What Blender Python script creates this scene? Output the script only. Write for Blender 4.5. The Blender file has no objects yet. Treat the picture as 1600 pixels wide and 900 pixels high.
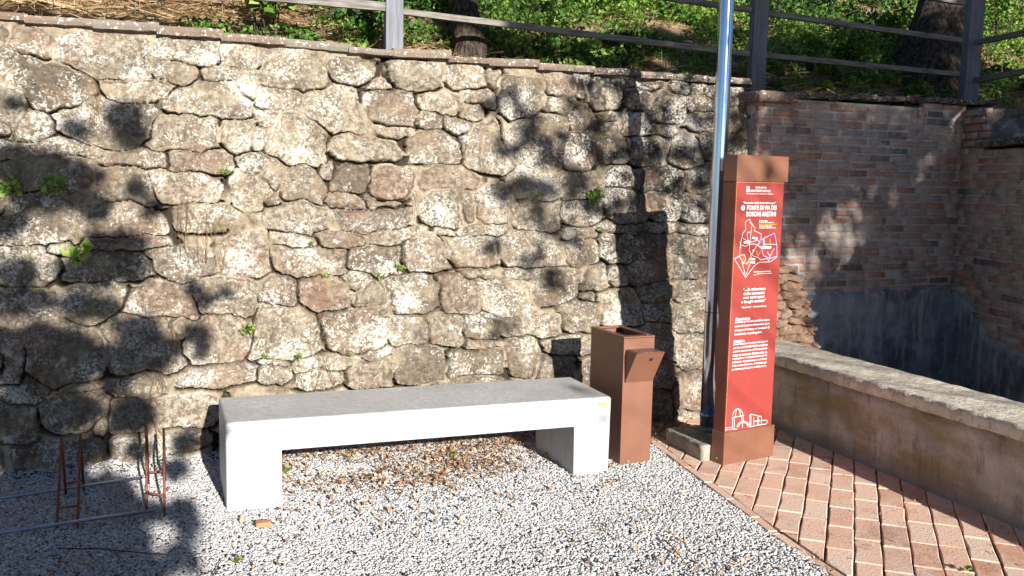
import bpy, bmesh, math, random
import numpy as np
from mathutils import Vector, Matrix, noise as mnoise
R_ = math.radians
rng = np.random.default_rng(7)
random.seed(7)

# ------------------------------------------------------------ camera, sky, sun, exposure
scn = bpy.context.scene
col = scn.collection
CR = np.array([0.9997847910, 0.0023475903, 0.0206121434])
CU = np.array([-0.0207454004, 0.1131376127, 0.9933627277])
CF = np.array([0.0, 0.9935765544, -0.1131619662])
CC = np.array([0.0, 0.0, 1.6])
FPX = 1450.0
cd = bpy.data.cameras.new('camera'); cam = bpy.data.objects.new('camera', cd); col.objects.link(cam)
cd.sensor_width = 36; cd.lens = 36 * FPX / 1600; cd.clip_end = 500; cd.clip_start = 0.05
cam.matrix_world = Matrix(((CR[0], CU[0], -CF[0], CC[0]), (CR[1], CU[1], -CF[1], CC[1]), (CR[2], CU[2], -CF[2], CC[2]), (0, 0, 0, 1)))
scn.camera = cam

A = R_(20.5)
a_ = np.array([math.cos(A), math.sin(A), 0.0]); b_ = np.array([-math.sin(A), math.cos(A), 0.0])
O = np.array([0.0, 5.81, 0.0])
EL = math.atan(0.325)
sun_h = 0.10 * a_ - b_; sun_h /= np.linalg.norm(sun_h)
SUN = np.array([sun_h[0] * math.cos(EL), sun_h[1] * math.cos(EL), math.sin(EL)])

world = bpy.data.worlds.new("World"); scn.world = world; world.use_nodes = True
nt = world.node_tree; nt.nodes.clear()
wo = nt.nodes.new('ShaderNodeOutputWorld'); bg = nt.nodes.new('ShaderNodeBackground'); sky = nt.nodes.new('ShaderNodeTexSky')
sky.sky_type = 'NISHITA'; sky.sun_disc = False; sky.sun_elevation = EL
sky.sun_rotation = math.atan2(SUN[0], SUN[1]) % (2 * math.pi)
sky.air_density = 0.6; sky.dust_density = 0.15; sky.ozone_density = 3.0
bg.inputs['Strength'].default_value = 0.05
nt.links.new(sky.outputs[0], bg.inputs[0]); nt.links.new(bg.outputs[0], wo.inputs[0])

sl = bpy.data.lights.new('sun', 'SUN'); sl.energy = 5.0; sl.angle = R_(0.53); sl.color = (1.0, 0.95, 0.885)
so = bpy.data.objects.new('sun', sl); col.objects.link(so)
so.rotation_euler = Vector((-SUN).tolist()).to_track_quat('-Z', 'Y').to_euler()
scn.view_settings.view_transform = 'Standard'; scn.view_settings.look = 'None'
scn.view_settings.gamma = 1; scn.view_settings.use_curve_mapping = False
scn.view_settings.exposure = 1.1

# ------------------------------------------------------------ helpers
def W(s, t, z=0.0):
    return O + a_ * s + b_ * t + np.array([0, 0, z])
def toST(p):
    d = np.asarray(p) - O
    return float(d @ a_), float(d @ b_), float(p[2])
def ray(u, v): return CF + CR * (u - 800) / FPX - CU * (v - 450) / FPX
def on_plane(u, v, q, n):
    d = ray(u, v); n = np.asarray(n, float); q = np.asarray(q, float)
    return CC + d * (((q - CC) @ n) / (d @ n))
def on_ground(u, v, z=0.0): return on_plane(u, v, (0, 0, z), (0, 0, 1))
def on_wall(u, v, bat=0.2): return on_plane(u, v, O, b_ - np.array([0, 0, bat]))

def tag(o, label=None, cat=None, group=None, kind=None):
    if label: o['label'] = label
    if cat: o['category'] = cat
    if group: o['group'] = group
    if kind: o['kind'] = kind
    return o
def empty(name, loc, rz, label, cat, group=None):
    o = bpy.data.objects.new(name, None); col.objects.link(o)
    o.location = Vector([float(x) for x in loc]); o.rotation_euler = (0, 0, rz); o.empty_display_size = 0.1
    return tag(o, label, cat, group)
def link(name, me, mat, parent=None, loc=None, rz=0):
    o = bpy.data.objects.new(name, me); col.objects.link(o)
    if mat is not None: me.materials.append(mat)
    if parent is not None: o.parent = parent
    if loc is not None: o.location = Vector([float(x) for x in loc])
    if rz: o.rotation_euler = (0, 0, rz)
    return o
def np_mesh(name, V, Fq, smooth=False, attrs=None):
    """V (n,3), Fq (m,k) equal-sized faces"""
    V = np.asarray(V, np.float32); Fq = np.asarray(Fq, np.int32)
    me = bpy.data.meshes.new(name)
    me.vertices.add(len(V)); me.vertices.foreach_set('co', V.ravel())
    k = Fq.shape[1]
    me.loops.add(Fq.size); me.loops.foreach_set('vertex_index', Fq.ravel())
    me.polygons.add(len(Fq)); me.polygons.foreach_set('loop_start', np.arange(0, Fq.size, k, dtype=np.int32))
    me.polygons.foreach_set('loop_total', np.full(len(Fq), k, np.int32))
    me.update(calc_edges=True)
    if smooth: me.polygons.foreach_set('use_smooth', np.ones(len(Fq), bool))
    for n, arr in (attrs or {}).items():
        at = me.attributes.new(n, 'FLOAT', 'POINT'); at.data.foreach_set('value', np.asarray(arr, np.float32))
    me.validate()
    return me
class MB:
    def __init__(s): s.bm = bmesh.new()
    def box(s, x0, x1, y0, y1, z0, z1, bev=0, seg=2):
        r = bmesh.ops.create_cube(s.bm, size=1.0)['verts']
        for v in r:
            v.co = Vector(((x0 + x1) / 2 + v.co.x * (x1 - x0), (y0 + y1) / 2 + v.co.y * (y1 - y0), (z0 + z1) / 2 + v.co.z * (z1 - z0)))
        if bev:
            es = list({e for v in r for e in v.link_edges})
            bmesh.ops.bevel(s.bm, geom=es, offset=bev, segments=seg, affect='EDGES', profile=0.5)
        return s
    def hexa(s, p):     # 8 points: bottom 4 ccw, top 4 ccw
        v = [s.bm.verts.new(Vector([float(c) for c in q])) for q in p]
        for f in ((3, 2, 1, 0), (4, 5, 6, 7), (0, 1, 5, 4), (1, 2, 6, 5), (2, 3, 7, 6), (3, 0, 4, 7)):
            s.bm.faces.new([v[i] for i in f])
        return s
    def tube(s, p0, p1, r0, r1=None, n=12, cap=True):
        p0 = Vector([float(c) for c in p0]); p1 = Vector([float(c) for c in p1]); r1 = r0 if r1 is None else r1
        d = (p1 - p0).normalized(); x = d.orthogonal().normalized(); y = d.cross(x)
        rings = []
        for p, r in ((p0, r0), (p1, r1)):
            rings.append([s.bm.verts.new(p + (x * math.cos(2 * math.pi * k / n) + y * math.sin(2 * math.pi * k / n)) * r) for k in range(n)])
        for k in range(n):
            f = s.bm.faces.new((rings[0][k], rings[0][(k + 1) % n], rings[1][(k + 1) % n], rings[1][k])); f.smooth = True
        if cap:
            s.bm.faces.new(rings[0][::-1]); s.bm.faces.new(rings[1])
        return s
    def path(s, pts, radii, n=8):
        rings = []
        pts = [Vector([float(c) for c in p]) for p in pts]
        x = None
        for i, p in enumerate(pts):
            d = (pts[min(i + 1, len(pts) - 1)] - pts[max(i - 1, 0)]).normalized()
            x = d.orthogonal().normalized() if x is None else (x - d * x.dot(d)).normalized()
            y = d.cross(x)
            rings.append([s.bm.verts.new(p + (x * math.cos(2 * math.pi * k / n) + y * math.sin(2 * math.pi * k / n)) * radii[i]) for k in range(n)])
        for A_, B_ in zip(rings[:-1], rings[1:]):
            for k in range(n):
                f = s.bm.faces.new((A_[k], A_[(k + 1) % n], B_[(k + 1) % n], B_[k])); f.smooth = True
        s.bm.faces.new(rings[0][::-1]); s.bm.faces.new(rings[-1])
        return s
    def build(s, name, mat, parent=None, loc=None, rz=0, smooth=False):
        bmesh.ops.recalc_face_normals(s.bm, faces=s.bm.faces)
        me = bpy.data.meshes.new(name); s.bm.to_mesh(me); s.bm.free()
        if smooth:
            for p in me.polygons: p.use_smooth = True
        return link(name, me, mat, parent, loc, rz)

def vnoise(x, y, seed=0, octs=4, gain=0.5):
    """fractal value noise on arrays, about -1..1"""
    r = np.random.default_rng(seed); T = r.random((256, 256)) * 2 - 1
    out = np.zeros_like(x, dtype=float); amp = 1; tot = 0
    for o in range(octs):
        fx = x * 2 ** o + 17.3 * o; fy = y * 2 ** o + 9.1 * o
        ix = np.floor(fx).astype(int); iy = np.floor(fy).astype(int)
        u = fx - ix; v = fy - iy; u = u * u * (3 - 2 * u); v = v * v * (3 - 2 * v)
        g = lambda i, j: T[(ix + i) & 255, (iy + j) & 255]
        out += amp * ((g(0, 0) * (1 - u) + g(1, 0) * u) * (1 - v) + (g(0, 1) * (1 - u) + g(1, 1) * u) * v)
        tot += amp; amp *= gain
    return out / tot * 1.6
def sstep(a, b, x):
    t = np.clip((x - a) / (b - a), 0, 1); return t * t * (3 - 2 * t)

# ------------------------------------------------------------ material tools
class Mt:
    def __init__(s, name, rough=0.8, metal=0.0, spec=0.3):
        s.m = bpy.data.materials.new(name); s.m.use_nodes = True; s.t = s.m.node_tree
        s.p = s.t.nodes['Principled BSDF']; s.out = s.t.nodes['Material Output']
        s.p.inputs['Roughness'].default_value = rough; s.p.inputs['Metallic'].default_value = metal
        s.p.inputs['Specular IOR Level'].default_value = spec
        s._co = None
    def n(s, ty, **kw):
        x = s.t.nodes.new(ty)
        for k, v in kw.items(): setattr(x, k, v)
        return x
    def L(s, a, b): s.t.links.new(a, b)
    def co(s):
        if s._co is None: s._co = s.n('ShaderNodeTexCoord').outputs['Object']
        return s._co
    def scaled(s, sc):
        m = s.n('ShaderNodeMapping'); m.inputs['Scale'].default_value = sc; s.L(s.co(), m.inputs[0]); return m.outputs[0]
    def noise(s, scale, detail=4, rough=0.55, vec=None, dist=0):
        x = s.n('ShaderNodeTexNoise'); x.inputs['Scale'].default_value = scale; x.inputs['Detail'].default_value = detail
        x.inputs['Roughness'].default_value = rough; x.inputs['Distortion'].default_value = dist
        s.L(vec or s.co(), x.inputs['Vector']); return x.outputs['Fac']
    def voro(s, scale, feat='F1', rnd=1.0, vec=None, out='Distance'):
        x = s.n('ShaderNodeTexVoronoi', feature=feat); x.inputs['Scale'].default_value = scale; x.inputs['Randomness'].default_value = rnd
        s.L(vec or s.co(), x.inputs['Vector']); return x.outputs[out]
    def attr(s, name):
        x = s.n('ShaderNodeAttribute'); x.attribute_name = name; return x.outputs['Fac']
    def ramp(s, fac, stops):
        x = s.n('ShaderNodeValToRGB'); e = x.color_ramp.elements
        while len(e) < len(stops): e.new(0.5)
        for el, (p, c) in zip(e, stops):
            el.position = p; el.color = (*c, 1) if not isinstance(c, (int, float)) else (c, c, c, 1)
        s.L(fac, x.inputs[0]); return x.outputs['Color']
    def mix(s, fac, a, b, blend='MIX'):
        x = s.n('ShaderNodeMix', data_type='RGBA', blend_type=blend)
        for sock, val in ((x.inputs[0], fac), (x.inputs[6], a), (x.inputs[7], b)):
            if isinstance(val, (int, float)): sock.default_value = val
            elif isinstance(val, tuple): sock.default_value = (*val, 1)
            else: s.L(val, sock)
        return x.outputs[2]
    def math(s, op, a, b=None, clamp=False):
        x = s.n('ShaderNodeMath', operation=op, use_clamp=clamp)
        for sock, val in zip(x.inputs, (a, b)):
            if val is None: continue
            if isinstance(val, (int, float)): sock.default_value = val
            else: s.L(val, sock)
        return x.outputs[0]
    def base(s, c):
        if isinstance(c, tuple): s.p.inputs['Base Color'].default_value = (*c, 1)
        else: s.L(c, s.p.inputs['Base Color'])
        return s
    def bump(s, h, dist=0.01, strength=1.0):
        x = s.n('ShaderNodeBump'); x.inputs['Distance'].default_value = dist; x.inputs['Strength'].default_value = strength
        s.L(h, x.inputs['Height']); s.L(x.outputs[0], s.p.inputs['Normal']); return s

M = {}
def stone_material():
    k = Mt('lichen_stone', 0.92, spec=0.15)
    tint, age, joint, bsy = k.attr('tint'), k.attr('age'), k.attr('joint'), k.attr('edge')
    n1 = k.noise(5, 6, 0.6); n2 = k.noise(34, 6, 0.65); n3 = k.noise(130, 3, 0.6)
    c = k.ramp(tint, [(0.0, (0.19, 0.155, 0.115)), (0.3, (0.30, 0.255, 0.195)), (0.6, (0.385, 0.33, 0.25)), (0.85, (0.30, 0.215, 0.16)), (1.0, (0.27, 0.245, 0.20))])
    c = k.mix(k.math('MULTIPLY', k.ramp(n2, [(0.42, 0.0), (0.57, 1.0)]), 0.75), c, (0.10, 0.073, 0.05))
    c = k.mix(k.math('MULTIPLY', k.ramp(n1, [(0.48, 0.0), (0.62, 1.0)]), 0.5), c, (0.40, 0.33, 0.22))
    # grey-black weathering crust, mostly on old stones
    crust = k.math('MULTIPLY', k.ramp(k.noise(11, 7, 0.68), [(0.43, 0.0), (0.53, 1.0)]), age)
    c = k.mix(crust, c, (0.055, 0.05, 0.042))
    c = k.mix(k.math('MULTIPLY', k.ramp(k.noise(7, 7, 0.7, vec=k.scaled((3, 3, .5))), [(0.52, 0.0), (0.62, 0.8)]), age), c, (0.04, 0.037, 0.033))
    c = k.mix(k.ramp(k.voro(85), [(0.12, 0.75), (0.25, 0.0)]), c, (0.07, 0.05, 0.035))
    # fine white lichen crumbs
    w = k.noise(60, 4, 0.7, dist=0.6)
    patch = k.noise(4.5, 4, 0.6)
    thr = k.math('ADD', w, k.math('MULTIPLY', k.math('SUBTRACT', patch, 0.5), 0.9))
    c = k.mix(k.math('MULTIPLY', k.ramp(thr, [(0.54, 0.0), (0.62, 1.0)]), 0.8), c, (0.60, 0.575, 0.51))
    # round lichen rosettes with paler rims
    v = k.voro(27, vec=None); v2 = k.voro(27, out='Color')
    sep = k.n('ShaderNodeSeparateColor'); k.L(v2, sep.inputs[0])
    dd = k.math('ADD', v, k.math('MULTIPLY', k.math('SUBTRACT', n2, 0.5), 0.35))
    disc = k.ramp(dd, [(0.0, 0.55), (0.20, 0.35), (0.30, 1.0), (0.38, 1.0), (0.43, 0.0)])
    on = k.math('GREATER_THAN', sep.outputs[0], 0.45)
    pat2 = k.ramp(k.noise(2.6, 3, 0.5), [(0.47, 0.0), (0.56, 1.0)])
    c = k.mix(k.math('MULTIPLY', k.math('MULTIPLY', disc, on), k.math('MULTIPLY', pat2, 0.5)), c, (0.46, 0.45, 0.40))
    # big white lichen spots
    vb = k.math('ADD', k.voro(9), k.math('MULTIPLY', k.math('SUBTRACT', n2, 0.5), 0.9))
    vbc = k.n('ShaderNodeSeparateColor'); k.L(k.voro(9, out='Color'), vbc.inputs[0])
    c = k.mix(k.math('MULTIPLY', k.ramp(vb, [(0.10, 1.0), (0.20, 0.0)]), k.math('MULTIPLY', k.math('GREATER_THAN', vbc.outputs[1], 0.74), 0.8)), c, (0.56, 0.54, 0.48))
    # rust / moss stains
    ru = k.ramp(k.noise(3.1, 7, 0.68), [(0.53, 0.0), (0.64, 1.0)])
    c = k.mix(k.math('MULTIPLY', ru, 0.6), c, (0.21, 0.125, 0.08))
    mo = k.ramp(k.noise(2.1, 6, 0.65), [(0.62, 0.0), (0.70, 1.0)])
    c = k.mix(k.math('MULTIPLY', mo, 0.45), c, (0.17, 0.15, 0.04))
    # mortar
    mc = k.ramp(k.noise(8, 8, 0.72), [(0.36, (0.12, 0.09, 0.055)), (0.46, (0.27, 0.215, 0.15)), (0.58, (0.40, 0.335, 0.24)), (0.75, (0.52, 0.45, 0.33))])
    mc = k.mix(k.math('MULTIPLY', k.math('MULTIPLY', age, k.ramp(k.noise(7, 5), [(0.4, 0.0), (0.6, 1.0)])), 0.8), mc, (0.13, 0.11, 0.085))
    c = k.mix(joint, c, mc)
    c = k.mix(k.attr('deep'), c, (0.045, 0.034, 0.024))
    c = k.mix(k.math('MULTIPLY', k.attr('brick'), 0.75), c, k.ramp(n2, [(0.3, (0.26, 0.12, 0.07)), (0.6, (0.42, 0.27, 0.18))]))
    k.base(c)
    h = k.math('ADD', k.math('MULTIPLY', n2, 1.0), k.math('ADD', k.math('MULTIPLY', n3, 0.35), k.math('MULTIPLY', thr, 0.3)))
    k.bump(h, 0.022, 1.0)
    return k.m
M['stone'] = stone_material()

def coping_material():
    k = Mt('weathered_coping_slab', 0.9, spec=0.15)
    t = k.attr('tint')
    c = k.ramp(t, [(0.0, (0.17, 0.12, 0.095)), (0.5, (0.24, 0.185, 0.145)), (1.0, (0.20, 0.175, 0.145))])
    c = k.mix(k.math('MULTIPLY', k.attr('age'), k.ramp(k.noise(14, 6, 0.7), [(0.4, 0.0), (0.55, 1.0)])), c, (0.05, 0.046, 0.04))
    c = k.mix(k.ramp(k.noise(40, 4, 0.7), [(0.58, 0.0), (0.63, 0.85)]), c, (0.6, 0.57, 0.5))
    k.base(c); k.bump(k.noise(45, 6, 0.7), 0.01, 0.8); return k.m
M['coping'] = coping_material()

def brick_material():
    k = Mt('old_brick', 0.92, spec=0.15)
    r = k.attr('rnd')
    c = k.ramp(r, [(0.0, (0.15, 0.13, 0.12)), (0.1, (0.38, 0.21, 0.15)), (0.25, (0.50, 0.33, 0.26)), (0.4, (0.42, 0.29, 0.22)), (0.52, (0.48, 0.22, 0.14)), (0.66, (0.52, 0.39, 0.32)), (0.78, (0.36, 0.28, 0.22)), (0.9, (0.56, 0.36, 0.28)), (1.0, (0.34, 0.31, 0.28))])
    c = k.mix(k.ramp(k.noise(13, 6, 0.7), [(0.48, 0.0), (0.64, 0.45)]), c, (0.52, 0.49, 0.48))
    c = k.mix(k.ramp(k.noise(5.5, 7, 0.72), [(0.55, 0.0), (0.66, 0.8)]), c, (0.10, 0.095, 0.085))
    k.base(c); k.bump(k.noise(45, 6, 0.75), 0.014, 1.0); return k.m
M['brick'] = brick_material()
def simple(name, c1, c2, scale, rough=0.9, bump=0.005, bscale=60, lo=0.35, hi=0.65, metal=0.0, spec=0.2, stretch=None, extra=None):
    k = Mt(name, rough, metal, spec)
    vec = k.scaled(stretch) if stretch else None
    c = k.ramp(k.noise(scale, 6, 0.62, vec=vec), [(lo, c1), (hi, c2)])
    if extra: c = extra(k, c)
    k.base(c)
    if bump: k.bump(k.noise(bscale, 5, 0.65, vec=vec), bump, 0.8)
    return k.m
M['mortar'] = simple('lime_mortar', (0.28, 0.26, 0.24), (0.50, 0.47, 0.43), 8, extra=lambda k, c: k.mix(k.ramp(k.noise(5.5, 7, 0.72), [(0.55, 0.0), (0.66, 0.7)]), c, (0.10, 0.095, 0.085)))
def pl_extra(k, c):
    c = k.mix(k.ramp(k.noise(2.2, 7, 0.7), [(0.46, 0.0), (0.6, 0.85)]), c, (0.075, 0.085, 0.11))
    c = k.mix(k.ramp(k.noise(3.5, 7, 0.7, vec=k.scaled((5, 5, 0.8))), [(0.50, 0.0), (0.62, 0.7)]), c, (0.46, 0.45, 0.42))
    return c
M['basin_plaster'] = simple('damp_grey_plaster', (0.19, 0.205, 0.23), (0.34, 0.355, 0.37), 4, extra=pl_extra, bump=0.012, bscale=18)
def par_extra(k, c):
    sepx = k.n('ShaderNodeSeparateXYZ'); k.L(k.co(), sepx.inputs[0])
    zz = sepx.outputs['Z']
    mo = k.math('MULTIPLY', k.ramp(k.noise(3.3, 6, 0.6, vec=k.scaled((1, .6, 1.6))), [(0.46, 0.0), (0.62, 1.0)]), 0.75)
    c = k.mix(mo, c, (0.26, 0.185, 0.07))
    c = k.mix(k.ramp(k.noise(4, 7, 0.72, vec=k.scaled((3, 3, .8))), [(0.54, 0.0), (0.64, 0.6)]), c, (0.15, 0.125, 0.10))
    foot = k.math('MULTIPLY', k.ramp(k.math('ADD', zz, k.math('MULTIPLY', k.noise(7, 4), 0.1)), [(0.07, 1.0), (0.16, 0.0)]), 0.7)
    c = k.mix(foot, c, (0.22, 0.22, 0.20))
    return k.mix(k.ramp(k.noise(50, 4, 0.7), [(0.6, 0.0), (0.68, 0.5)]), c, (0.06, 0.05, 0.04))
M['parapet'] = simple('stained_parapet_render', (0.32, 0.285, 0.25), (0.52, 0.46, 0.39), 5, extra=par_extra, bump=0.012, bscale=40)
M['parapet_cap'] = simple('rough_pale_capping', (0.46, 0.41, 0.32), (0.68, 0.63, 0.52), 14, bump=0.014, bscale=35,
    extra=lambda k, c: k.mix(k.ramp(k.noise(26, 6, 0.75), [(0.56, 0.0), (0.64, 0.65)]), c, (0.20, 0.16, 0.11)))
def conc_extra(k, c):
    c = k.mix(k.ramp(k.voro(60), [(0.10, 0.8), (0.2, 0.0)]), c, (0.16, 0.15, 0.14))
    return k.mix(k.math('MULTIPLY', k.ramp(k.noise(6, 6, 0.7, vec=k.scaled((6, 6, 0.7))), [(0.46, 0.0), (0.62, 0.8)]), 0.8), c, (0.30, 0.29, 0.265))
M['concrete'] = simple('pale_cast_concrete', (0.42, 0.42, 0.425), (0.53, 0.53, 0.535), 3.5, rough=0.42, spec=0.5, bump=0.002, bscale=120, extra=conc_extra)
M['rough_concrete'] = simple('rough_grey_concrete', (0.24, 0.22, 0.18), (0.42, 0.38, 0.31), 12, bump=0.015, bscale=55)
M['corten'] = simple('brown_coated_steel', (0.165, 0.072, 0.043), (0.20, 0.088, 0.052), 5, rough=0.42, bump=0.0012, bscale=300, spec=0.45)
M['dark_corten'] = simple('dark_brown_coated_steel', (0.14, 0.048, 0.03), (0.17, 0.06, 0.038), 5, rough=0.5, bump=0.001, bscale=300, spec=0.4)
M['dark'] = simple('black_liner_plastic', (0.012, 0.012, 0.014), (0.03, 0.03, 0.035), 15, rough=0.35, bump=0.02, bscale=30, spec=0.5)
M['red_panel'] = simple('brick_red_printed_panel', (0.255, 0.040, 0.032), (0.285, 0.046, 0.036), 4, rough=0.5, bump=0.0006, bscale=250, spec=0.35)
M['white_ink'] = simple('white_ink', (0.78, 0.76, 0.74), (0.82, 0.80, 0.78), 9, rough=0.6, bump=0)
M['orange_ink'] = simple('orange_ink', (0.80, 0.36, 0.05), (0.85, 0.42, 0.08), 9, rough=0.6, bump=0)
M['violet_ink'] = simple('violet_ink', (0.55, 0.36, 0.72), (0.62, 0.42, 0.78), 9, rough=0.6, bump=0)
M['steel'] = simple('polished_stainless', (0.60, 0.72, 0.90), (0.66, 0.78, 0.96), 9, rough=0.13, bump=0, metal=1.0, spec=0.5)
M['galv'] = simple('bluish_galvanised_steel', (0.30, 0.36, 0.52), (0.40, 0.46, 0.62), 20, rough=0.3, bump=0.001, metal=0.85, spec=0.5)
M['rust_rod'] = simple('rusty_steel_rod', (0.13, 0.045, 0.03), (0.25, 0.10, 0.06), 30, rough=0.7, bump=0.002, bscale=200, metal=0.2)
M['fence_wood'] = simple('weathered_fence_wood', (0.10, 0.09, 0.08), (0.26, 0.24, 0.21), 9, rough=0.85, bump=0.004, bscale=30, stretch=(0.7, 8, 8))
M['fence_post'] = simple('grey_painted_post', (0.12, 0.125, 0.14), (0.20, 0.205, 0.225), 7, rough=0.75, bump=0.002, bscale=20, stretch=(8, 8, 0.7))
M['plate'] = simple('orange_label_plate', (0.50, 0.25, 0.07), (0.62, 0.36, 0.14), 160, rough=0.5, bump=0)
M['screw'] = simple('steel_screw', (0.55, 0.55, 0.55), (0.65, 0.65, 0.65), 50, rough=0.3, bump=0, metal=1)
M['shard'] = simple('terracotta_shard', (0.42, 0.16, 0.08), (0.52, 0.24, 0.13), 40, bump=0.004)
def ground_mat():
    k = Mt('gravel_bed_soil', 0.95, spec=0.1)
    c = k.ramp(k.noise(30, 6, 0.7), [(0.35, (0.22, 0.20, 0.18)), (0.65, (0.42, 0.40, 0.37))])
    k.base(c); k.bump(k.noise(90, 4, 0.7), 0.01); return k.m
M['soil'] = ground_mat()
def gravel_mat():
    k = Mt('crushed_grey_gravel', 0.8, spec=0.25)
    c = k.ramp(k.attr('rnd'), [(0.0, (0.32, 0.315, 0.32)), (0.2, (0.45, 0.445, 0.445)), (0.5, (0.54, 0.53, 0.52)), (0.8, (0.62, 0.615, 0.60)), (0.93, (0.70, 0.69, 0.67)), (1.0, (0.45, 0.34, 0.25))])
    c = k.mix(k.math('MULTIPLY', k.noise(120, 3), 0.4), c, (0.3, 0.3, 0.31))
    k.base(c); return k.m
M['gravel'] = gravel_mat()
def paver_mat():
    k = Mt('terracotta_paver', 0.85, spec=0.2)
    c = k.ramp(k.attr('rnd'), [(0.0, (0.50, 0.25, 0.16)), (0.12, (0.64, 0.39, 0.27)), (0.6, (0.72, 0.46, 0.33)), (0.93, (0.75, 0.53, 0.40)), (1.0, (0.34, 0.14, 0.09))])
    c = k.mix(k.ramp(k.noise(7, 8, 0.75), [(0.44, 0.0), (0.62, 0.75)]), c, (0.66, 0.53, 0.44))
    c = k.mix(k.ramp(k.noise(3.0, 8, 0.75), [(0.54, 0.0), (0.64, 0.55)]), c, (0.34, 0.22, 0.16))
    c = k.mix(k.ramp(k.noise(38, 6, 0.75), [(0.58, 0.0), (0.68, 0.6)]), c, (0.28, 0.15, 0.10))
    k.base(c); k.bump(k.noise(70, 5, 0.7), 0.006, 0.8); return k.m
M['paver'] = paver_mat()
M['joint_sand'] = simple('dark_joint_dirt', (0.07, 0.055, 0.04), (0.20, 0.16, 0.11), 25, bump=0.01)
def leaf_mat(name, c1, c2, c3, trans=0.35, rough=0.55):
    k = Mt(name, rough, spec=0.3)
    c = k.ramp(k.attr('rnd'), [(0.0, c1), (0.5, c2), (1.0, c3)])
    k.base(c)
    tr = k.n('ShaderNodeBsdfTranslucent'); k.L(c, tr.inputs[0])
    ms = k.n('ShaderNodeMixShader'); ms.inputs[0].default_value = trans
    k.L(k.p.outputs[0], ms.inputs[1]); k.L(tr.outputs[0], ms.inputs[2]); k.L(ms.outputs[0], k.out.inputs[0])
    return k.m
M['leaf'] = leaf_mat('green_leaf', (0.045, 0.12, 0.02), (0.15, 0.28, 0.045), (0.36, 0.46, 0.10))
M['leaf_dark'] = leaf_mat('dark_green_leaf', (0.022, 0.055, 0.014), (0.045, 0.105, 0.022), (0.09, 0.17, 0.04), 0.15)
M['grassy'] = leaf_mat('grass_blade', (0.07, 0.16, 0.03), (0.16, 0.27, 0.06), (0.38, 0.33, 0.15), 0.3)
M['straw'] = leaf_mat('dry_straw', (0.22, 0.13, 0.06), (0.42, 0.28, 0.15), (0.55, 0.42, 0.25), 0.2, 0.8)
M['dryleaf'] = leaf_mat('dry_brown_leaf', (0.16, 0.08, 0.045), (0.34, 0.20, 0.11), (0.55, 0.40, 0.26), 0.15, 0.75)
M['bark'] = simple('furrowed_bark', (0.02, 0.014, 0.010), (0.11, 0.082, 0.06), 16, bump=0.04, bscale=22, stretch=(2.2, 2.2, 0.45), lo=0.4, hi=0.62)
M['bank'] = simple('dry_bank_soil', (0.045, 0.030, 0.018), (0.34, 0.235, 0.14), 2.2, bump=0.04, bscale=25, lo=.42, hi=.56)

# ------------------------------------------------------------ leaf / blade / blob builders
def leaf_arrays(C, size, up=0.5, elong=1.6, r=None):
    """one folded 4-point leaf (2 triangles) per centre"""
    r = r or rng; n = len(C)
    C = np.asarray(C, float)
    d = r.normal(size=(n, 3)); d /= np.linalg.norm(d, axis=1)[:, None]
    nn = r.normal(size=(n, 3)); nn[:, 2] = np.abs(nn[:, 2]) + up; 
    side = np.cross(d, nn); side /= np.linalg.norm(side, axis=1)[:, None] + 1e-9
    sz = (np.asarray(size) * (0.6 + 0.8 * r.random(n)))[:, None] if np.ndim(size) == 0 else np.asarray(size)[:, None]
    fold = np.cross(side, d) * sz * 0.12
    p0 = C - d * sz * 0.5; p2 = C + d * sz * 0.5
    p1 = C + side * sz * 0.5 / elong + fold; p3 = C - side * sz * 0.5 / elong + fold
    V = np.stack([p0, p1, p2, p3], 1).reshape(-1, 3)
    b = np.arange(n)[:, None] * 4
    Fc = np.concatenate([b + [0, 1, 2], b + [0, 2, 3]], 0)
    return V, Fc, np.repeat(r.random(n), 4)
def blade_arrays(P, h, w, lean=0.5, r=None):
    r = r or rng; n = len(P); P = np.asarray(P, float)
    an = r.random(n) * 2 * np.pi; dirv = np.stack([np.cos(an), np.sin(an), np.zeros(n)], 1)
    sd = np.stack([-np.sin(an), np.cos(an), np.zeros(n)], 1)
    hh = (h * (0.5 + r.random(n)))[:, None]; ln = (lean * r.random(n))[:, None] * hh
    up = np.array([0, 0, 1.0])
    q0 = P - sd * w / 2; q1 = P + sd * w / 2
    m = P + up * hh * 0.6 + dirv * ln * 0.35; q2 = m - sd * w * 0.4; q3 = m + sd * w * 0.4
    q4 = P + up * hh * (1 - 0.3 * ln / (hh + 1e-9)) + dirv * ln
    V = np.stack([q0, q1, q2, q3, q4], 1).reshape(-1, 3); b = np.arange(n)[:, None] * 5
    Fc = np.concatenate([b + [0, 1, 3], b + [0, 3, 2], b + [2, 3, 4]], 0)
    return V, Fc, np.repeat(r.random(n), 5)
def cloud(center, rad, n, r=None, flat=1.0, hollow=0.0):
    r = r or rng
    d = r.normal(size=(n, 3)); d /= np.linalg.norm(d, axis=1)[:, None]
    rr = (hollow + (1 - hollow) * r.random(n)) ** (1 / 2.2)
    p = d * rr[:, None] * rad; p[:, 2] *= flat
    return np.asarray(center) + p
def join_arrays(parts):
    V = []; F_ = []; R = []; o = 0
    for v, f, r in parts:
        V.append(v); F_.append(f + o); R.append(r); o += len(v)
    return np.concatenate(V), np.concatenate(F_), np.concatenate(R)

# ============================================================ SETTING
# ground sheet (gravel bed), large
me = np_mesh('ground', [(-60, -60, -0.03), (60, -60, -0.03), (60, 5.81 + 1.3, -0.03), (-60, 5.81 + 1.3, -0.03)], [(0, 1, 2, 3)])
g = link('ground', me, M['soil']); tag(g, kind='structure')

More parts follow.
